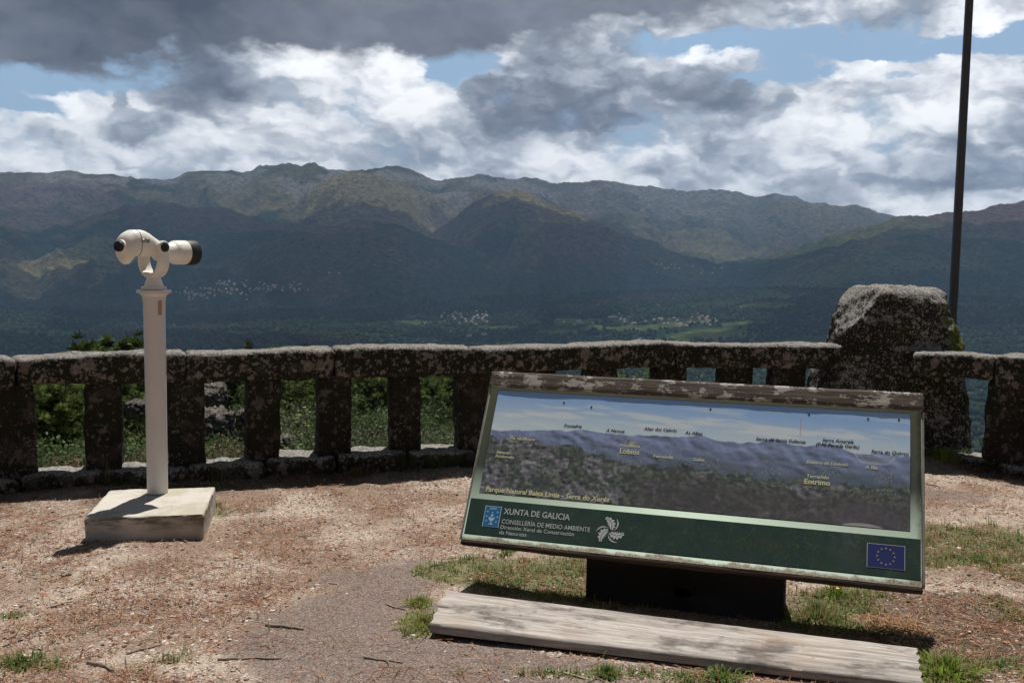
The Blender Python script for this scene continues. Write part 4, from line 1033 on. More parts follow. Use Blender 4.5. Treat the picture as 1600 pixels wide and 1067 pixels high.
P, F = stone((.010, BH-.03, .028), 853, .012, .004, .0012); P += np.array([-.005, BH/2-.012, -.014]); obj('side_trim', mesh_np('side_trim', P, F, m_trim, True), sg)
# nails and droppings along the top of the panel
for (xx, yy) in ((.39,.73),(.53,.715),(1.10,.742),(1.545,.745),(1.80,.74),(1.93,.745)):
    q = MB(); q.lathe([(.005,0),(.0045,.0025),(0,.003)], 8, 'z', (xx, yy, 0)); q.build('nail', m_edge, panel)
# black box base, upright on the ground
m_sup = simple('black_painted_board', (.010,.010,.011), .6, 0, .3, 12, .2)
bi = BM.inverted()
def at_board(lx, yb): return None
b0 = np.array([.358,4.50]); b1 = np.array([1.205,4.235]); dv = b1-b0; ba = math.atan2(dv[1], dv[0]); bl_ = np.linalg.norm(dv)
bw = bi @ Matrix.Translation((*((b0+b1)/2), 0)) @ Matrix.Rotation(ba, 4, 'Z')
q = MB(); q.box((0,.02,.08),(bl_,.04,.40), bevel=.004)
for sg_ in (-1,1):
    xo = sg_*(bl_/2-.0155); P_ = [(xo+dx_, yy_, zz_) for dx_ in (-.015,.015) for (yy_, zz_) in ((.041,-.1),(.26,-.1),(.26,.60),(.041,.27))]
    q.add(P_, [(0,1,2,3),(7,6,5,4),(0,4,5,1),(1,5,6,2),(2,6,7,3),(3,7,4,0)])
q.box((0,.28,.25),(bl_,.038,.66), bevel=.004)
so_ = q.build('box_base', m_sup, sg); so_.matrix_local = bw

# ================================================================ PLANK ON THE GROUND
m_plk = wood('bleached_plank', (.24,.205,.18), (.57,.525,.48), 0)
TL, TR, BR_, BL_ = np.array([-.28,4.40,.075]), np.array([1.645,3.88,.045]), np.array([1.53,3.545,.045]), np.array([-.325,4.035,.055])
nx, ny = 260, 42
gu, gv = np.meshgrid(np.linspace(0,1,nx), np.linspace(0,1,ny))
ln_ = np.linalg.norm(TR-TL)
def plank_pt(u, v):
    u = u[...,None]; v = v[...,None]; return (BL_*(1-u)+BR_*u)*(1-v)+(TL*(1-u)+TR*u)*v
Pt = plank_pt(gu + (fbm(gv*9, gv*0, None, 3, 861)-.5)*.010*(np.abs(gu-.5)*2)**20*np.sign(gu-.5), gv)
dz = (fbm(gu*9, gv*14, None, 3, 863)-.5)*.006+(fbm(gu*14, gv*70, None, 3, 865)-.5)*.004
crack = np.exp(-((gv-(.46-.28*gu+.02*np.sin(gu*30)))/.012)**2)*sstep(.42,.25,gu)
dz = dz-crack*.014-.010*(np.clip(np.abs(gv-.5)*2-.93,0,1)/.07)**2+.012*(1-4*(gv-.5)**2)*.3
# nail holes
for (hu, hv) in ((.045,.40),(.115,.30),(.16,.62),(.19,.49),(.145,.42),(.29,.79),(.34,.50),(.40,.53),(.43,.25),(.62,.55),(.66,.30),(.78,.62),(.80,.30),(.52,.72)):
    dz = dz-.02*np.exp(-(((gu-hu)*ln_)**2+((gv-hv)*.35)**2)/.0045**2)
Pt[...,2] += dz
Pb = plank_pt(gu, gv); Pb[...,2] -= .038
Vk = np.concatenate([Pt.reshape(-1,3), Pb.reshape(-1,3)]); nn_ = nx*ny
ii = (np.arange(ny-1)[:,None]*nx+np.arange(nx-1)[None,:]).ravel(); Ftop = np.stack([ii, ii+1, ii+nx+1, ii+nx],1)
rim = [i for i in range(nx)]+[j*nx+nx-1 for j in range(1,ny)]+[(ny-1)*nx+i for i in range(nx-2,-1,-1)]+[j*nx for j in range(ny-2,0,-1)]
Fs = [[rim[(k+1)%len(rim)], rim[k], rim[k]+nn_, rim[(k+1)%len(rim)]+nn_] for k in range(len(rim))]
ang_p = math.atan2((TR-TL)[1], (TR-TL)[0]); c0 = (TL+BR_)/2; c0[2] = 0
ca, sa = math.cos(-ang_p), math.sin(-ang_p); Vk = Vk-c0; Vk = np.stack([Vk[:,0]*ca-Vk[:,1]*sa, Vk[:,0]*sa+Vk[:,1]*ca, Vk[:,2]],1)
pk = obj('wooden_plank', mesh_np('wooden_plank', Vk, np.concatenate([Ftop, Ftop[:, ::-1]+nn_, np.array(Fs)]), m_plk, True), None, tuple(c0), (0,0,ang_p)); pk.data.set_sharp_from_angle(angle=rad(50))
tag(pk, 'long weathered grey plank with nail holes lying on the ground below the information board', 'plank')
# ================================================================ TERRACE GROUND
def near_wall(P):
    """signed distance in front (-) / behind (+) the wall line and on which run"""
    return None
nx, ny = 520, 340
gx, gy = np.meshgrid(np.linspace(-5.5,5.5,nx), np.linspace(2.3,9.6,ny))
def terrace_z(x, y, fine=True):
    z = (fbm(x*.8, y*.8, None, 3, 201)-.5)*.05
    if fine: z = z+(fbm(x*7, y*7, None, 3, 203)-.5)*.022+(fbm(x*30, y*30, None, 2, 205)-.5)*.010
    for (px, py, r_, h) in ((1478,730,.16,.05),(1380,930,.3,.02),(1530,905,.15,.035),(1560,945,.12,.03),(700,905,.3,.03),(650,960,.12,.02)):
        g = gpt(px, py); z = z+h*np.exp(-((x-g[0])**2+(y-g[1])**2)/r_**2)
    # level where slab, board and plank stand
    for (cx_, cy_, r_) in ((-2.0,5.75,.55),(.65,3.98,1.15)): z = z*(1-.8*np.exp(-((x-cx_)**2+(y-cy_)**2)/r_**2))
    return z
az_ = np.arctan2(gx, gy); r_ = np.hypot(gx, gy)
hz = HT(az_, r_); dwall = r_-np.interp(az_, WALL_AZ, WALL_R)-.30
gz = terrace_z(gx, gy)+hz+.0*gx
gz = gz+.035*np.exp(-((dwall+.45)/.22)**2)*(fbm(gx*5,gy*5,None,3,209)*1.6)
BL = [  # (px, py, rx m, ry m, kind, weight): surveyed patches of bare path, turf and dark soil
 (560,960,.42,.45,'p',1.2),(640,1040,.5,.35,'p',1.1),(620,900,.30,.22,'p',.8),(690,870,.25,.2,'p',.4),(820,1050,.5,.16,'p',1.0),(1000,1066,.5,.14,'p',.8),(1480,775,.3,.22,'p',.7),(480,1010,.25,.25,'p',.5),
 (760,892,.26,.20,'g',1.2),(860,895,.28,.20,'g',1.0),(700,905,.16,.12,'g',.9),(655,975,.09,.13,'g',1.5),(653,942,.06,.05,'g',1.5),(840,925,.35,.12,'g',1.0),(960,945,.3,.15,'g',.8),
 (1500,850,.5,.38,'g',1.5),(1580,860,.3,.3,'g',1.0),(1460,880,.2,.22,'g',.8),(1290,945,.16,.20,'g',.8),(1270,975,.16,.09,'g',1.1),(1380,935,.22,.14,'g',.6),(1545,930,.3,.16,'g',.4),(1470,1050,.14,.12,'g',1.4),(1560,1040,.3,.16,'g',.7),(1590,960,.14,.12,'g',.9),
 (1340,985,.3,.07,'g',.7),(950,1052,.5,.05,'g',.8),(1110,1062,.2,.05,'g',.8),(1590,905,.15,.1,'g',.7),
 (35,1035,.14,.09,'g',.9),(15,960,.1,.07,'g',.8),(80,1045,.1,.08,'g',.5),(335,800,.07,.10,'g',.9),(345,760,.2,.1,'g',.5),(600,750,.6,.1,'g',.35),(270,1035,.05,.04,'g',.5),
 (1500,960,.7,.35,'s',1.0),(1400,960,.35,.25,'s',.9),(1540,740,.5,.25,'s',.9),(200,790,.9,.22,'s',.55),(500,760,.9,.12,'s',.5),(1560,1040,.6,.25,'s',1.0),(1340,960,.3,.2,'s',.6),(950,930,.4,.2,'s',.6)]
BLW = [(gpt(px,py)[0], gpt(px,py)[1], rx, ry, k, w) for px,py,rx,ry,k,w in BL]
def field(x, y, kind):
    s = 0
    for (bx, by, rx, ry, k, w) in BLW:
        if k == kind: s = s+w*np.exp(-((x-bx)/rx)**2-((y-by)/ry)**2)
    return s
def masks(x, y):
    n = fbm(x*3.1, y*3.1, None, 4, 221)-.5; n2 = fbm(x*11, y*11, None, 3, 223)-.5
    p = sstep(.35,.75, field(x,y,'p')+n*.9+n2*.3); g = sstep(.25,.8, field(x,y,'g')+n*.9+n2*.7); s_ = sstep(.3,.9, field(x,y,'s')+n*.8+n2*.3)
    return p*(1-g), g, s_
mp, mg, ms = masks(gx, gy)
litn = fbm(gx*2.2, gy*2.2, None, 4, 231)
C = lerp(np.broadcast_to(np.array([.385,.335,.285]), gx.shape+(3,)), np.array([.24,.18,.14]), sstep(.35,.62,litn))
C = lerp(C, np.array([.185,.150,.135]), mp*.95)
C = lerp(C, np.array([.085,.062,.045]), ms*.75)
C = lerp(C, np.array([.11,.125,.05]), mg*.85)
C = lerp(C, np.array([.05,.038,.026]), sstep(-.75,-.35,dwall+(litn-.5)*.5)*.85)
C = lerp(C, np.array([.075,.085,.04]), sstep(.0,.5,dwall)*.8)
V = np.stack([gx,gy,gz],-1).reshape(-1,3); ii = (np.arange(ny-1)[:,None]*nx+np.arange(nx-1)[None,:]).ravel()
m, t, b = mat('gravel_earth')
c = t.n('ShaderNodeVertexColor', None, layer_name='Col').outputs[0]
tc = t.n('ShaderNodeTexCoord').outputs['Object']
f1 = t.noise(tc, 130, 4, .75); f2 = t.noise(tc, 28, 6, .7); v1 = t.n('ShaderNodeSeparateColor', {0: t.vor(tc, 150, 'Color')}).outputs[0]; v2 = t.vor(tc, 90)
c = t.mix(.85, c, t.mix(1.0, c, t.mix(t.ss(f1,.3,.72), (.45,.42,.40), (1.75,1.7,1.65)), 'MULTIPLY'))
c = t.mix(t.m('MULTIPLY', t.ss(v1, .80, .84), .5), c, t.mix(1.0, c, (1.9,1.85,1.8), 'MULTIPLY'))
c = t.mix(t.m('MULTIPLY', t.ss(v1, .16, .12), .5), c, t.mix(1.0, c, (.4,.33,.3), 'MULTIPLY'))
c = t.mix(t.m('MULTIPLY', t.ss(f2,.52,.68), .35), c, t.mix(1.0, c, (.75,.5,.4), 'MULTIPLY'))
t.set(b.inputs['Base Color'], c); b.inputs['Roughness'].default_value = .97; b.inputs['Specular IOR Level'].default_value = .1
bump(t, b, t.m('ADD', t.m('MULTIPLY', f1, .8), t.m('ADD', f2, t.m('MULTIPLY', v2, -.6))), .8, .005)
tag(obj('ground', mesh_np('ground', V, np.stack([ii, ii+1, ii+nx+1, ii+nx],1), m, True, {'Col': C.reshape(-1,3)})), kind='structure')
from math import floor
def gz_at(x, y):
    fx = (np.asarray(x)+5.5)/11*(nx-1); fy = (np.asarray(y)-2.3)/7.3*(ny-1)
    i = np.clip(np.floor(fx).astype(int), 0, nx-2); j = np.clip(np.floor(fy).astype(int), 0, ny-2); u = fx-i; v = fy-j
    return (gz[j,i]*(1-u)+gz[j,i+1]*u)*(1-v)+(gz[j+1,i]*(1-u)+gz[j+1,i+1]*u)*v

rng = np.random.default_rng(11)
def scatter(n, dens):
    y = 3.35+(8.4-3.35)*rng.random(n*1)**1.25; x = (rng.random(n)-.5)*2*(y*.56+.15)
    k = dens(x, y) > rng.random(n)
    az = np.arctan2(x,y); inside = np.hypot(x,y) < np.interp(az, WALL_AZ, WALL_R)+.05
    # keep clear of the slab and the plank
    ca_, sa_ = math.cos(-angS), math.sin(-angS); dx, dy = x-ctr[0], y-ctr[1]
    on = (np.abs(dx*ca_-dy*sa_) < wS/2+.01) & (np.abs(dx*sa_+dy*ca_) < dS/2+.01)
    pc = (TL+BR_+TR+BL_)/4; ux = (TR-TL)[:2]/ln_; dx, dy = x-pc[0], y-pc[1]
    onp = (np.abs(dx*ux[0]+dy*ux[1]) < ln_/2+.0) & (np.abs(-dx*ux[1]+dy*ux[0]) < .17)
    k &= inside & ~on & ~onp
    return x[k], y[k]
def rotz_pts(L, a, x, y, z):
    """L (n,k,3) local points"""
    c_, s_ = np.cos(a)[:,None], np.sin(a)[:,None]
    return np.stack([L[...,0]*c_-L[...,1]*s_+x[:,None], L[...,0]*s_+L[...,1]*c_+y[:,None], L[...,2]+z[:,None]], -1)
pal_chip = np.array([[.50,.42,.36],[.44,.34,.28],[.34,.23,.165],[.24,.12,.08],[.16,.075,.05],[.07,.045,.035],[.56,.50,.45],[.30,.16,.11]])
def chips(n, dens, smin, smax_, name, kindlabel, pal, flat_=.18, thick=1.0):
    x, y = scatter(n, dens); n = len(x); z = gz_at(x, y)
    s_ = smin+(smax_-smin)*rng.random(n)**2.5; asp = rng.uniform(.3,1,n)
    base = np.array([[-1,-.7,0],[.9,-1,0],[1,.8,0],[-.8,1,0],[-.6,-.4,1],[.7,-.5,1],[.5,.5,1],[-.5,.6,1]])
    L = base[None]+(rng.random((n,8,3))-.5)*.7
    L = L*np.stack([s_, s_*asp, s_*flat_*thick],1)[:,None,:]*.5
    tx = (rng.random(n)-.5)*.7; L[...,2] += L[...,0]*tx[:,None]
    P = rotz_pts(L, rng.random(n)*2*PI, x, y, z+s_*.03)
    F0 = np.array([[4,5,6,7],[0,1,5,4],[1,2,6,5],[2,3,7,6],[3,0,4,7]])
    F = (F0[None]+np.arange(n)[:,None,None]*8).reshape(-1,4)
    cc = pal[rng.integers(0,len(pal),n)]*rng.uniform(.75,1.2,(n,1))
    return tag(obj(name, mesh_np(name, P.reshape(-1,3), F, M_CHIP, False, {'Col': np.repeat(cc,8,0)})), kindlabel, name.replace('_',' '), None, 'stuff')
M_CHIP = vcol_mat('litter', rough=.9, spec=.15)
def dchip(x, y):
    p, g, s_ = masks(x, y); return np.clip((.35+.9*sstep(.35,.6,fbm(x*1.6,y*1.6,None,3,241)))*(1-.975*p)*(1-.55*g)*(1-.3*s_)*.9, 0, 1)
chips(60000, dchip, .006, .026, 'bark_chips', 'pale and red brown bark flakes scattered over the gravel of the terrace', pal_chip)
pal_peb = np.array([[.36,.32,.29],[.42,.38,.35],[.28,.23,.20],[.20,.16,.14],[.52,.49,.46]])
chips(26000, lambda x,y: .34-.20*masks(x,y)[0], .004, .014, 'gravel', 'small pale and grey pebbles strewn over the terrace ground', pal_peb, .55)
def ribbons(x, y, z, ln, w, curl, lift, cols, name, label, cat, mt, nseg=3):
    n = len(x); u = np.linspace(0,1,nseg+1)
    a = rng.random(n)*2*PI
    cx = (u-.5)[None]*ln[:,None]; cy = curl[:,None]*((u-.5)**2)[None]*ln[:,None]*4; cz = lift[:,None]*np.abs(u-rng.random((n,1)))
    L = np.stack([np.stack([cx, cy-w[:,None]/2, cz],-1), np.stack([cx, cy+w[:,None]/2, cz+w[:,None]*.4],-1)],2).reshape(n,-1,3)
    P = rotz_pts(L, a, x, y, z); k = 2*(nseg+1)
    F0 = np.array([[2*i,2*i+2,2*i+3,2*i+1] for i in range(nseg)]); F = (F0[None]+np.arange(n)[:,None,None]*k).reshape(-1,4)
    return tag(obj(name, mesh_np(name, P.reshape(-1,3), F, mt, False, {'Col': np.repeat(cols,k,0)})), label, cat, None, 'stuff')
def dneed(x, y):
    p, g, s_ = masks(x, y); return np.clip((.12+1.1*sstep(.42,.62,fbm(x*2.3+5,y*2.3,None,4,251)))*(1-.86*p)+.35*s_*(1-g)+.05, 0, 1)*.85
x, y = scatter(72000, dneed); n = len(x)
palN = np.array([[.31,.135,.075],[.24,.095,.055],[.37,.20,.12],[.44,.29,.18],[.14,.065,.045]])
ribbons(x, y, gz_at(x,y)+rng.uniform(.002,.010,n), rng.uniform(.03,.10,n), rng.uniform(.0013,.0026,n), rng.normal(0,.10,n), rng.uniform(0,.014,n), palN[rng.integers(0,5,n)]*rng.uniform(.7,1.2,(n,1)),
        'pine_needles', 'reddish brown dry pine needles lying over the terrace', 'pine needles', M_CHIP)
# grass and small weeds
M_GRASS = vcol_mat('grass_blades', rough=.6, spec=.25, trans=.35)
def blades(x, y, z, h, w, cols, lean=.5):
    n = len(x); a = rng.random(n)*2*PI; ln = rng.normal(0, lean, n)*h
    L = np.zeros((n,5,3)); L[:,0] = np.stack([-w/2,0*w,-.005+0*w],1); L[:,1] = np.stack([w/2,0*w,-.005+0*w],1)
    L[:,2] = np.stack([-w*.4,ln*.3,h*.6],1); L[:,3] = np.stack([w*.4,ln*.3,h*.6],1); L[:,4] = np.stack([0*w,ln,h*(1-.25*np.minimum(1,np.abs(ln)/h))],1)
    P = rotz_pts(L, a, x, y, z); k = np.arange(n)[:,None]*5
    return P.reshape(-1,3), [np.array([[0,1,3,2]])+k, np.array([[2,3,4]])+k], np.repeat(cols,5,0)
def dgrass(x, y):
    p, g, s_ = masks(x, y); return np.clip(g*1.0*sstep(.30,.58,fbm(x*9,y*9,None,3,261))+.0025*(1-p)+.04*s_, 0, 1)
x, y = scatter(240000, dgrass); n = len(x)
az = np.arctan2(x,y); dw = np.hypot(x,y)-np.interp(az, WALL_AZ, WALL_R)
gn = fbm(x*5,y*5,None,3,263)[:,None]
cg = (np.array([.14,.20,.04])*(1-gn)+np.array([.22,.24,.07])*gn)*rng.uniform(.6,1.4,(n,1)); dry = rng.random(n) < .22+.3*(gn[:,0]>.6); cg[dry] = np.array([.36,.27,.14])*rng.uniform(.5,1.2,(dry.sum(),1))
V, F, cc = blades(x, y, gz_at(x,y), rng.uniform(.007,.030,n)*(1+.8*(gn[:,0]>.58)), rng.uniform(.0022,.005,n), cg, 1.1)
# weeds along the foot of the wall
xs, ys = scatter(60000, lambda x,y: (np.hypot(x,y)-np.interp(np.arctan2(x,y), WALL_AZ, WALL_R) > -.42)*sstep(.42,.62,fbm(x*4,y*4,None,3,265))*.35); n = len(xs)
V2, F2, c2 = blades(xs, ys, gz_at(xs,ys), rng.uniform(.02,.10,n), rng.uniform(.002,.004,n), np.array([.08,.12,.035])*rng.uniform(.4,1.3,(n,1)))
k = len(V)
tag(obj('grass', mesh_np('grass', np.concatenate([V,V2]), [np.concatenate([F[0],F2[0]+k]), np.concatenate([F[1],F2[1]+k])], M_GRASS, False, {'Col': np.concatenate([cc,c2])})), 'patchy short green and dry grass around the board and along the wall foot', 'grass', None, 'stuff')
# clover-like leaves in the turf
x, y = scatter(60000, lambda x,y: np.clip(masks(x,y)[1]*sstep(.5,.62,fbm(x*7+3,y*7,None,3,267)),0,1)); n = len(x)
L = np.zeros((n,4,3)); s_ = rng.uniform(.004,.010,n)
for i_, (a_, b_) in enumerate(((-1,0),(0,-.7),(1.1,0),(0,.7))): L[:,i_,0] = a_*s_; L[:,i_,1] = b_*s_; L[:,i_,2] = rng.normal(0,.3,n)*s_
P = rotz_pts(L, rng.random(n)*2*PI, x, y, gz_at(x,y)+rng.uniform(.004,.022,n))
tag(obj('ground_leaves', mesh_np('ground_leaves', P.reshape(-1,3), np.arange(n*4).reshape(-1,4), M_GRASS, False, {'Col': np.repeat(np.array([.09,.17,.04])*rng.uniform(.5,1.4,(n,1)),4,0)})), 'tiny low green leaves growing through the patchy turf', 'ground cover', None, 'stuff')

# ---------------------------------------------------------------- tufts, weeds, twigs: single things
def tuft(px, py, rad_, h, nb, label, dryf=.1, col=(.12,.20,.04), flowers=0, wd=1):
    g = gpt(px, py); root_z = float(gz_at(g[0], g[1]))
    x = rng.normal(0, rad_*.45, nb); y = rng.normal(0, rad_*.45, nb); d = np.hypot(x,y)
    a = np.arctan2(y,x); hh = h*rng.uniform(.4,1,nb); w = rng.uniform(.002,.0045,nb)*wd
    out_ = .2+.9*d/rad_
    L = np.zeros((nb,5,3)); px_, py_ = -np.sin(a), np.cos(a)
    for i_, (f_, wf, zf) in enumerate(((0,-.5,0),(0,.5,0),(.35,-.45,.65),(.35,.45,.65),(1,0,.95))):
        L[:,i_,0] = x+np.cos(a)*out_*hh*f_*.7+px_*w*wf; L[:,i_,1] = y+np.sin(a)*out_*hh*f_*.7+py_*w*wf; L[:,i_,2] = hh*zf*(1-.3*out_*f_)
    cols = np.array(col)*rng.uniform(.6,1.5,(nb,1)); dd = rng.random(nb) < dryf; cols[dd] = np.array([.36,.28,.14])*rng.uniform(.6,1.1,(dd.sum(),1))
    k = np.arange(nb)[:,None]*5
    o = obj('grass_tuft', mesh_np('grass_tuft', L.reshape(-1,3), [np.array([[0,1,3,2]])+k, np.array([[2,3,4]])+k], M_GRASS, False, {'Col': np.repeat(cols,5,0)}), None, (g[0], g[1], root_z-.004))
    tag(o, label, 'grass tuft')
    if flowers:
        q = MB()
        for _ in range(flowers):
            fx_, fy_ = random.gauss(0,rad_*.5), random.gauss(0,rad_*.5); q.lathe([(.0,-.002),(.010,.002),(.011,.005),(.004,.008),(0,.007)], 8, 'z', (fx_,fy_,h*.75+random.random()*.01)); q.tube([(fx_,fy_,0),(fx_,fy_,h*.75)], .0012, 4)
        q.build('yellow_flowers', M_YEL, o)
    return o
M_YEL = simple('yellow_petals', (.75,.60,.04), .6)
tuft(1477,733,.11,.15,420,'tall bright green grass tuft at the foot of the stone pillar',.15,(.16,.24,.03))
tuft(655,948,.05,.045,420,'small round green grass tuft left of the plank end',.2,(.26,.31,.07))
tuft(660,978,.085,.045,480,'green weed patch touching the left end of the plank',.25,(.24,.29,.07))
tuft(1478,1052,.10,.09,260,'bright green leafy weed past the right end of the plank',.1,(.22,.31,.05),0,2.4)
tuft(1275,965,.08,.09,260,'grass tuft beside the right foot of the box base',.45,(.13,.18,.05))
tuft(790,868,.05,.05,120,'small weed with a yellow flower under the left side of the board',.1,(.17,.24,.05),2,1.5)
tuft(1305,932,.07,.06,160,'weed with yellow flowers under the right side of the board',.1,(.16,.24,.04),5,1.8)
tuft(1130,1060,.05,.06,160,'weed tuft in front of the middle of the plank',.1,(.16,.24,.05),0,1.8)
tuft(948,1056,.05,.05,140,'low weed in front of the plank left of centre',.1,(.14,.21,.05),0,1.6)
tuft(335,792,.06,.05,160,'weed tuft beside the right edge of the concrete slab',.3,(.13,.18,.05))
tuft(340,758,.10,.20,90,'thin tall grass stalks at the wall foot right of the concrete slab',.4,(.09,.12,.04))
tuft(172,765,.07,.24,50,'thin tall grass stalks at the wall foot left of the telescope post',.4,(.09,.12,.04))
tuft(30,1040,.10,.05,160,'low weed patch in the bottom left corner of the terrace',.2,(.12,.17,.05),0,2)
tuft(560,745,.12,.16,110,'thin grass stalks at the wall foot left of the information board',.4,(.09,.12,.04))
tuft(1530,880,.06,.05,150,'green grass tuft right of the board edge',.2,(.15,.23,.05))
M_TWIG = simple('dry_twig_bark', (.27,.21,.17), .9, 0, .5, 60, .4); M_TWP = simple('bleached_twig', (.42,.34,.27), .9, 0, .25, 60, .3)
def twig(px0, py0, px1, py1, r_, label, bend_=.1, pale=False, fork=False):
    a, b_ = gpt(px0, py0), gpt(px1, py1); mid_ = (a+b_)/2; d = (b_-a)[:2]; L_ = np.linalg.norm(d); nn = np.array([-d[1], d[0]])/L_
    pts = []
    rs = random.Random(int(px0*7+py0))
    ph_ = rs.random()*6
    for i in range(9):
        u = i/8; p = (a+(b_-a)*u)[:2]-mid_[:2]+nn*L_*bend_*(math.sin(PI*u)+.35*math.sin(u*9+ph_)); q_ = p+mid_[:2]
        pts.append((p[0], p[1], float(gz_at(q_[0], q_[1]))+r_*.7+.001*rs.random()))
    q = MB(); q.tube(pts, [r_*(1-.55*i/8)*(1+.2*rs.random()) for i in range(9)], 7)
    if fork:
        p0 = np.array(pts[4]); q.tube([p0, p0+np.array([d[0]*.15-nn[0]*.02, d[1]*.15-nn[1]*.02,.008]), p0+np.array([d[0]*.25-nn[0]*.05, d[1]*.25-nn[1]*.05,.004])], [r_*.6,r_*.5,r_*.3], 6)
    o = q.build('twig', M_TWP if pale else M_TWIG, None, smooth=True, loc=(mid_[0], mid_[1], 0)); tag(o, label, 'twig')
twig(65,823,122,807,.0035,'long thin bent twig left of the concrete slab',.12)
twig(80,949,115,938,.006,'short pale stick on the gravel below the concrete slab',.03,True)
twig(97,902,112,899,.008,'dark stubby twig between the slab and the pale stick',.2)
twig(415,978,475,987,.0075,'thick dark stick with cut end at the left side of the bare path',.03)
twig(413,935,428,925,.007,'short pale upright lying stick above the thick dark stick',.02,True)
twig(340,1036,440,1031,.005,'long dark stick near the bottom edge left of centre',.05)
twig(198,1028,252,1012,.0045,'thin dark stick low down on the left',.06)
twig(138,1040,178,1056,.008,'thick brown stick near the bottom left corner',.06)
twig(568,1029,630,1036,.005,'forked dark twig on the path near the bottom edge',.03,False,True)
twig(602,945,638,962,.004,'thin curved twig on the path left of the plank',.1)
twig(332,887,352,884,.005,'small pale stick on the gravel right of the slab',.02,True)
twig(515,909,530,916,.004,'small pale curved twig above the bare path',.15,True)
twig(485,843,500,832,.003,'small pale twig on the sunny gravel behind',.15,True)
twig(880,1052,915,1062,.005,'whitish stick in front of the plank',.02,True)
twig(735,853,757,858,.006,'whitish stick at the foot of the board lower left corner',.02,True)
twig(675,892,700,886,.004,'dark thin twig left of the board in the turf',.08)
twig(1385,998,1500,1010,.006,'dark branching twig behind the right end of the plank',.05,False,True)
twig(1445,757,1470,765,.005,'dark twig at the edge of the wall shadow on the right',.1)
twig(360,800,385,790,.003,'thin twig at the shadow edge right of the slab',.1)
twig(650,1010,668,992,.003,'pair of brown needles beside the plank left end',.05)
# nest of dry needles right of the box
g = gpt(1400,985); nb = 260; x = rng.normal(0,.07,nb); y = rng.normal(0,.05,nb)
ribb = ribbons(x, y, rng.uniform(0,.02,nb), rng.uniform(.08,.16,nb), rng.uniform(.002,.003,nb), rng.normal(0,.12,nb), rng.uniform(0,.04,nb), np.array([.34,.20,.11])*rng.uniform(.6,1.3,(nb,1)), 'needle_bunch', 'tangled bunch of dry brown needles behind the right end of the plank', 'needle bunch', M_CHIP)
del ribb['kind']; ribb.location = (g[0], g[1], float(gz_at(g[0],g[1])))

# ================================================================ PLANTS ON THE SLOPE BEHIND THE WALL
def hterr(x, y): return float(HT(np.array([math.atan2(x,y)]), np.array([math.hypot(x,y)]))[0])
M_PINE = vcol_mat('pine_foliage', rough=.7, spec=.15, trans=.2); M_LEAF = vcol_mat('shrub_foliage', rough=.6, spec=.2, trans=.3)
M_BARK = simple('pine_bark', (.10,.065,.05), .95, 0, .4, 12, .6)
def pine(seed, h):
    rs = np.random.default_rng(seed); tr = MB()
    lean = rs.normal(0,.03*h,2); tp = [(lean[0]*u**2, lean[1]*u**2, h*u-.4*(u==0)) for u in np.linspace(0,1,8)]
    tr.tube(tp, [.022*h*(1-u*.88) for u in np.linspace(0,1,8)], 8)
    cen = []; nb = 46
    for i in range(nb):
        u = .20+.78*rs.random()**.8; a = rs.random()*2*PI; L_ = h*(.10+.30*math.sin(PI*min(1,(1.02-u)*.95))**.9)*rs.uniform(.55,1.15)
        p0 = np.array([lean[0]*u*u, lean[1]*u*u, h*u]); el = .15+.5*u
        p1 = p0+np.array([math.cos(a)*L_, math.sin(a)*L_, L_*el*rs.uniform(.6,1.3)])
        pm = (p0+p1)/2+np.array([0,0,-.04*L_]); tr.tube([p0,pm,p1], [.006*h*(1.1-u),.004*h*(1.1-u),.0015*h], 5)
        for k in range(12):
            v = .30+.75*rs.random(); cen.append(p0+(p1-p0)*v+rs.normal(0,.028*h,3))
    for k in range(16): cen.append(np.array([lean[0],lean[1],h])+rs.normal(0,.025*h,3)*np.array([1,1,1.6])-np.array([0,0,.03*h]))
    cen = np.array(cen); n = len(cen); q = 46
    r_ = .040*h*rs.uniform(.6,1.3,(n,1,1))
    d = rs.normal(0,1,(n,q,3)); d[...,2] = np.abs(d[...,2])*.8-.1; d /= np.linalg.norm(d,axis=-1,keepdims=True)
    c0 = cen[:,None,:]+d*r_*rs.uniform(.0,.4,(n,q,1)); tip = cen[:,None,:]+d*r_*rs.uniform(.7,1.2,(n,q,1))
    sd_ = np.cross(d, rs.normal(0,1,(n,q,3))); sd_ /= np.linalg.norm(sd_,axis=-1,keepdims=True); w = .0062*h
    P = np.stack([c0-sd_*w*.5, c0+sd_*w*.5, tip+sd_*w*.28, tip-sd_*w*.28],2).reshape(-1,3)
    F = np.arange(len(P)).reshape(-1,4)
    cb = np.array([.17,.21,.055])*(1-rs.random((n,1)))+np.array([.07,.11,.035])*rs.random((n,1))
    cols = np.repeat(np.clip(cb,0,1)*rs.uniform(.7,1.3,(n,1)), q*4, 0)
    return mesh_np('trunk', np.concatenate(tr.v), [np.array(f) for f in tr.f.values()], M_BARK, True), mesh_np('crown', P, F, M_PINE, False, {'Col': cols})
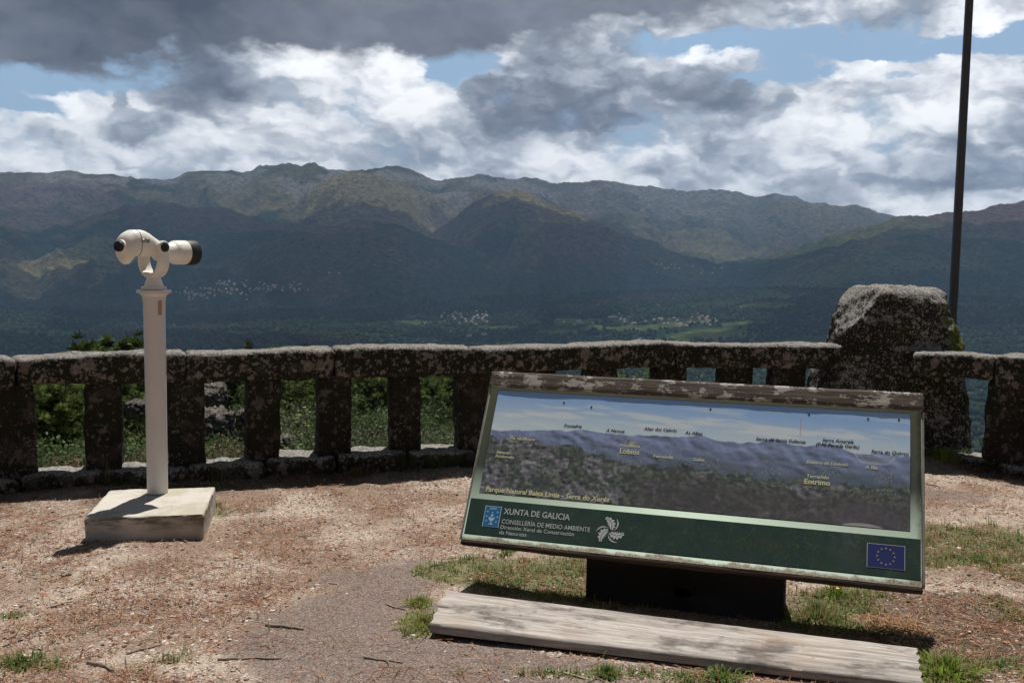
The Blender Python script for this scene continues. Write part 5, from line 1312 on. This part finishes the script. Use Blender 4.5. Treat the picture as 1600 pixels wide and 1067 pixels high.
def bush(seed, leaf=.045, nl=5200, col=(.07,.115,.035), col2=(.11,.15,.055), flat_=.8):
    rs = np.random.default_rng(seed); cl = []
    for k in range(16):
        a = rs.random()*2*PI; r_ = rs.random()**.6*.62; cl.append((math.cos(a)*r_, math.sin(a)*r_, .25+.62*rs.random()*(1-r_*.6)*flat_, rs.uniform(.20,.40)))
    cl = np.array(cl); ci = rs.integers(0,len(cl),nl); d = rs.normal(0,1,(nl,3)); d /= np.linalg.norm(d,axis=1,keepdims=True); rr_ = rs.random((nl,1))**.35
    c0 = cl[ci,:3]+d*cl[ci,3:4]*rr_*(1+.25*rs.normal(0,1,(nl,1))*.5); c0[:,2] = np.abs(c0[:,2])
    u = rs.normal(0,1,(nl,3)); u /= np.linalg.norm(u,axis=1,keepdims=True); v = np.cross(u, d); v /= np.linalg.norm(v,axis=1,keepdims=True)+1e-6
    s_ = leaf*rs.uniform(.5,1.3,(nl,1))
    P = np.stack([c0-u*s_*.5, c0+v*s_*.28, c0+u*s_*.6, c0-v*s_*.28],1).reshape(-1,3)
    m_ = rs.random((len(cl),1))[ci]; cols = (np.array(col)*(1-m_)+np.array(col2)*m_)*rs.uniform(.6,1.35,(nl,1))
    st = MB()
    for k in range(7):
        c_ = cl[k]; st.tube([(0,0,-.05),(c_[0]*.4,c_[1]*.4,c_[2]*.5),(c_[0],c_[1],c_[2])], [.02,.014,.005], 5)
    return mesh_np('stems', np.concatenate(st.v), [np.array(f) for f in st.f.values()], M_BARK, True), mesh_np('foliage', P, np.arange(len(P)).reshape(-1,4), M_LEAF, False, {'Col': np.repeat(cols,4,0)})
PV = [pine(900+i, 1.0*8) for i in range(4)]
M_ROCK2 = None
BV = [bush(950), bush(951,.04,5200,(.045,.075,.025),(.08,.10,.04)), bush(952,.035,6000,(.10,.12,.06),(.15,.16,.09)), bush(953,.04,5200,(.11,.075,.04),(.15,.10,.05)), bush(954,.05,4500,(.11,.17,.03),(.16,.22,.05))]
gap_px = [0,88,222,350,467,580,690,800,905,1005,1110,1200,1275,1400,1530,1600]
gap_nm = ['first','first','second','third','fourth','fifth','sixth']
def where(px):
    if px < 46: return 'behind the leftmost baluster'
    i = [q for q,(a,b_) in enumerate([(46,140),(140,272),(272,396),(396,510),(510,622),(622,735)]) if a <= px < b_]
    if i: return 'beyond the %s baluster gap from the left' % ['first','second','third','fourth','fifth','sixth'][i[0]]
    if px < 1285: return 'behind the information board beyond the balustrade'
    if px < 1515: return 'hidden behind the stone pillar'
    return 'beyond the gap at the right edge'
def put(kind, px, R, top, var, adj, sink=.1):
    a, te = dirs(px, top); x, y = R*math.sin(a), R*math.cos(a); z = hterr(x, y); h = EYE+R*te-z+sink
    if h < .35: return None
    h = min(h, 13.)
    rz = random.random()*2*PI
    if kind == 'pine':
        o = thing('pine_tree', '%s pine tree %s' % (adj, where(px)), 'pine tree', (x,y,z-sink), rz, 'pines '+where(px)); s_ = h*.88/8; o.scale = (s_*random.uniform(.9,1.15),)*2+(s_,)
        obj('trunk', PV[var][0], o); obj('crown', PV[var][1], o)
    else:
        o = thing('shrub', '%s shrub %s' % (adj, where(px)), 'shrub', (x,y,z-sink), rz, 'shrubs '+where(px)); o.scale = (h*.85*random.uniform(.9,1.4),)*2+(h,)
        obj('stems', BV[var][0], o); obj('foliage', BV[var][1], o)
    return o
random.seed(21)
for px, R, top, v, adj in ((158,34,517,0,'small bright green'),(70,26,590,1,'dense dark'),(100,31,575,2,'slender green'),(112,44,566,3,'taller green'),(30,30,585,0,'shaded dark'),(190,28,600,3,'full green'),(215,38,580,1,'broad green'),(240,52,572,2,'distant dull green'),
        (300,70,560,0,'distant dull green'),(-60,30,570,2,'dark'),(-20,42,556,3,'tall dull green'),(130,60,552,1,'dull dark'),(270,60,566,3,'dull'),(60,70,556,2,'dull dark')):
    put('pine', px, R, top, v, adj)
for k, (px, R, top) in enumerate(((340,84,543),(368,96,538),(392,90,535),(415,86,537),(436,98,530),(458,88,537),(480,92,533),(505,99,531),(530,90,538),(556,97,537),(585,86,545),(610,95,550),(640,84,553),(668,100,550),(700,90,556),(440,70,575),(530,74,580),(600,72,582),(670,70,585),(730,86,556),(780,80,560),(400,76,580),(490,78,565),(560,80,562),(640,78,570))):
    put('pine', px, R, top, k % 4, 'dull green hillside')
for k, (px, R, top, v) in enumerate(((420,48,610,2),(455,40,640,0),(475,46,622,2),(440,34,655,2),(545,44,600,1),(575,38,615,0),(560,30,660,1),(600,36,640,1),(650,42,605,1),(680,36,630,0),(700,30,655,2),(665,28,660,2),
        (330,40,640,2),(345,34,650,0),(375,42,610,1),(360,28,668,2),(322,26,660,0),(378,24,680,3),(345,21,690,2),(365,60,600,0),(330,62,596,1),(200,20,668,0),(205,17,690,2),(225,16,700,3),(240,19,690,3),(195,15,705,3),(188,26,650,2),(60,18,690,1),(85,20,670,0),(110,17,705,3),(120,22,680,2),
        (450,22,690,0),(470,18,690,3),(445,16,700,3),(540,20,680,1),(570,17,700,3),(585,22,672,0),(640,18,690,1),(670,16,692,2),(700,20,680,1),(1535,18,700,0),(1580,17,715,1),(1520,26,680,1),(1595,30,700,0),(300,24,670,1),(160,22,650,0),(500,26,650,0),(630,30,640,2),(740,24,650,0),(770,20,660,1),(20,18,680,1))):
    put('shrub', px, R, top, v, ['leafy green','dark green','grey green','rusty brown','bright'][v])
# brambles and saplings right behind the plinth
def behind(px, d, h, v, label, zoff=0, sx=1):
    a, _ = dirs(px, 650); r_ = d/math.cos(a); x, y = r_*math.sin(a), d; z = hterr(x, y)
    o = thing('bramble', label, 'bramble', (x,y,z+zoff), random.random()*6); o.scale = (h*sx,h*sx,h); obj('stems', BV[v][0], o); obj('foliage', BV[v][1], o); return o
behind(335,7.75,.50,4,'bright green bramble sprouting over the plinth in the third baluster gap',-.12,.5)
behind(600,8.5,.62,4,'yellow green bramble over the plinth in the fifth baluster gap',-.15,.9); behind(705,8.6,.66,4,'yellow green bramble over the plinth in the sixth baluster gap',-.15,.8)
behind(1005,9.0,1.68,4,'tall yellow green shrub just behind the rail above the board',-.2,.42); behind(215,7.6,.38,3,'low rusty bramble behind the plinth left of the telescope post',-.1,.8)
M_SAP = vcol_mat('young_leaves', rough=.5, spec=.3, trans=.4)
def sapling(px, d, zt, label, seed):
    rs = np.random.default_rng(seed); a, _ = dirs(px, 650); x, y = d*math.tan(a), d; z = hterr(x, y); H = zt-z
    o = thing('sapling', label, 'sapling', (x,y,z)); q = MB(); pts = [(rs.normal(0,.012)*i, rs.normal(0,.01)*i, H*i/6) for i in range(7)]; q.tube(pts, [.006-.0007*i for i in range(7)], 6)
    V = []; F = []; cols = []
    for k in range(20):
        u = .55+.45*rs.random(); p = np.array(pts[int(u*5.99)])*1.0; p[2] = H*u; aa = rs.random()*2*PI; L_ = rs.uniform(.035,.07); dd = np.array([math.cos(aa), math.sin(aa), rs.uniform(-.1,.5)]); sdv = np.array([-math.sin(aa), math.cos(aa), 0])
        tip0 = p+dd*.05; q.tube([p, tip0], .0018, 4); n0 = len(V)
        V += [tip0, tip0+dd*L_*.5+sdv*L_*.26, tip0+dd*L_*1.05+np.array([0,0,-.01]), tip0+dd*L_*.5-sdv*L_*.26]; F.append([n0,n0+1,n0+2,n0+3]); cols += [np.array([.22,.27,.07])*rs.uniform(.7,1.3)]*4
    q.build('stem', M_BARK, o, smooth=True); obj('leaves', mesh_np('leaves', np.array(V), np.array(F), M_SAP, False, {'Col': np.array(cols)}), o)
sapling(262,7.25,.47,'young sapling with pale leaves just left of the telescope post',61)
sapling(492,7.55,.42,'young sapling with pale leaves in the fourth baluster gap',62)
# boulders on the slope
def boulder(px, R, s_, seed, label, top=600):
    a, te = dirs(px, top); x, y = R*math.sin(a), R*math.cos(a); z = EYE+R*te-.65*s_*1.1; up_ = 0
    P, F = stone((2,1.5,1.3), seed, .09, .45, .22); 
    o = obj('boulder', mesh_np('boulder', P*s_, F, M_ROCK, True), None, (x,y,z+up_*s_), (0,0,random.random()*3)); tag(o, label, 'boulder')
boulder(330,46,.7,501,'large pale granite boulder high in the third baluster gap',598); boulder(322,42,.55,502,'cracked boulder beside the post in the third baluster gap',608); boulder(390,40,.55,503,'dark rounded boulder at the right of the third baluster gap',640)
boulder(322,36,.9,504,'small boulder low in the third baluster gap',640); boulder(60,34,1.2,505,'grey boulder in the first baluster gap',640); boulder(215,24,.3,506,'grey boulder behind the shrubs in the second baluster gap',625)
boulder(440,26,.35,507,'half buried dark boulder low in the fourth baluster gap',680)
# scrub covering the slope: nobody could count it
NS = 15000; a = rng.uniform(rad(-33),rad(33),NS); R1 = 8.9*(150/8.9)**rng.random(NS); x = R1*np.sin(a); y = R1*np.cos(a); k = (R1 > np.interp(a,WALL_AZ,WALL_R)+.6) & (fbm(x/3,y/3,None,3,281) > .40); a, R1, x, y = a[k], R1[k], x[k], y[k]
z = HT(a, R1); n = len(x); q = 16; s_ = (.10+.010*R1)*rng.uniform(.5,1.2,n)
d = rng.normal(0,1,(n,q,3)); d[...,2] = np.abs(d[...,2]); d /= np.linalg.norm(d,axis=-1,keepdims=True); c0 = np.stack([x,y,z],1)[:,None,:]+d*s_[:,None,None]*rng.random((n,q,1))**.4*1.3
u = rng.normal(0,1,(n,q,3)); u /= np.linalg.norm(u,axis=-1,keepdims=True); v = np.cross(u,d); v /= np.linalg.norm(v,axis=-1,keepdims=True)+1e-6; w = s_[:,None,None]*.34
P = np.stack([c0-u*w*.5, c0+v*w*.3, c0+u*w*.5, c0-v*w*.3],2).reshape(-1,3)
pn_ = fbm(x/7,y/7,None,3,283); cc = np.where((pn_ > .64)[:,None], np.array([.12,.09,.05]), np.where((pn_ < .46)[:,None], np.array([.055,.085,.03]), np.array([.10,.12,.05])))*rng.uniform(.6,1.3,(n,1))
tag(obj('undergrowth', mesh_np('undergrowth', P, np.arange(len(P)).reshape(-1,4), M_LEAF, False, {'Col': np.repeat(cc,q*4,0)})), 'low heath and gorse scrub covering the slope behind the balustrade', 'undergrowth', None, 'stuff')
# ================================================================ CAMERA AND RENDER SETTINGS
cam = bpy.data.cameras.new('camera'); co = bpy.data.objects.new('camera', cam); COL.objects.link(co)
cam.sensor_width = 36; cam.lens = 36*FPX/1600; cam.clip_start = .05; cam.clip_end = 40000
co.matrix_world = Matrix.Translation((0,0,EYE)) @ Matrix([list(map(float, r)) for r in CM]).to_4x4()
cam.dof.use_dof = True; cam.dof.focus_distance = 4.9; cam.dof.aperture_fstop = 9
sc.camera = co
sc.view_settings.view_transform = 'Standard'; sc.view_settings.look = 'None'; sc.view_settings.exposure = .05; sc.view_settings.gamma = 1
sc.cycles.max_bounces = 6; sc.cycles.diffuse_bounces = 3; sc.cycles.transparent_max_bounces = 12; sc.cycles.volume_bounces = 1
sc.cycles.sample_clamp_indirect = 4
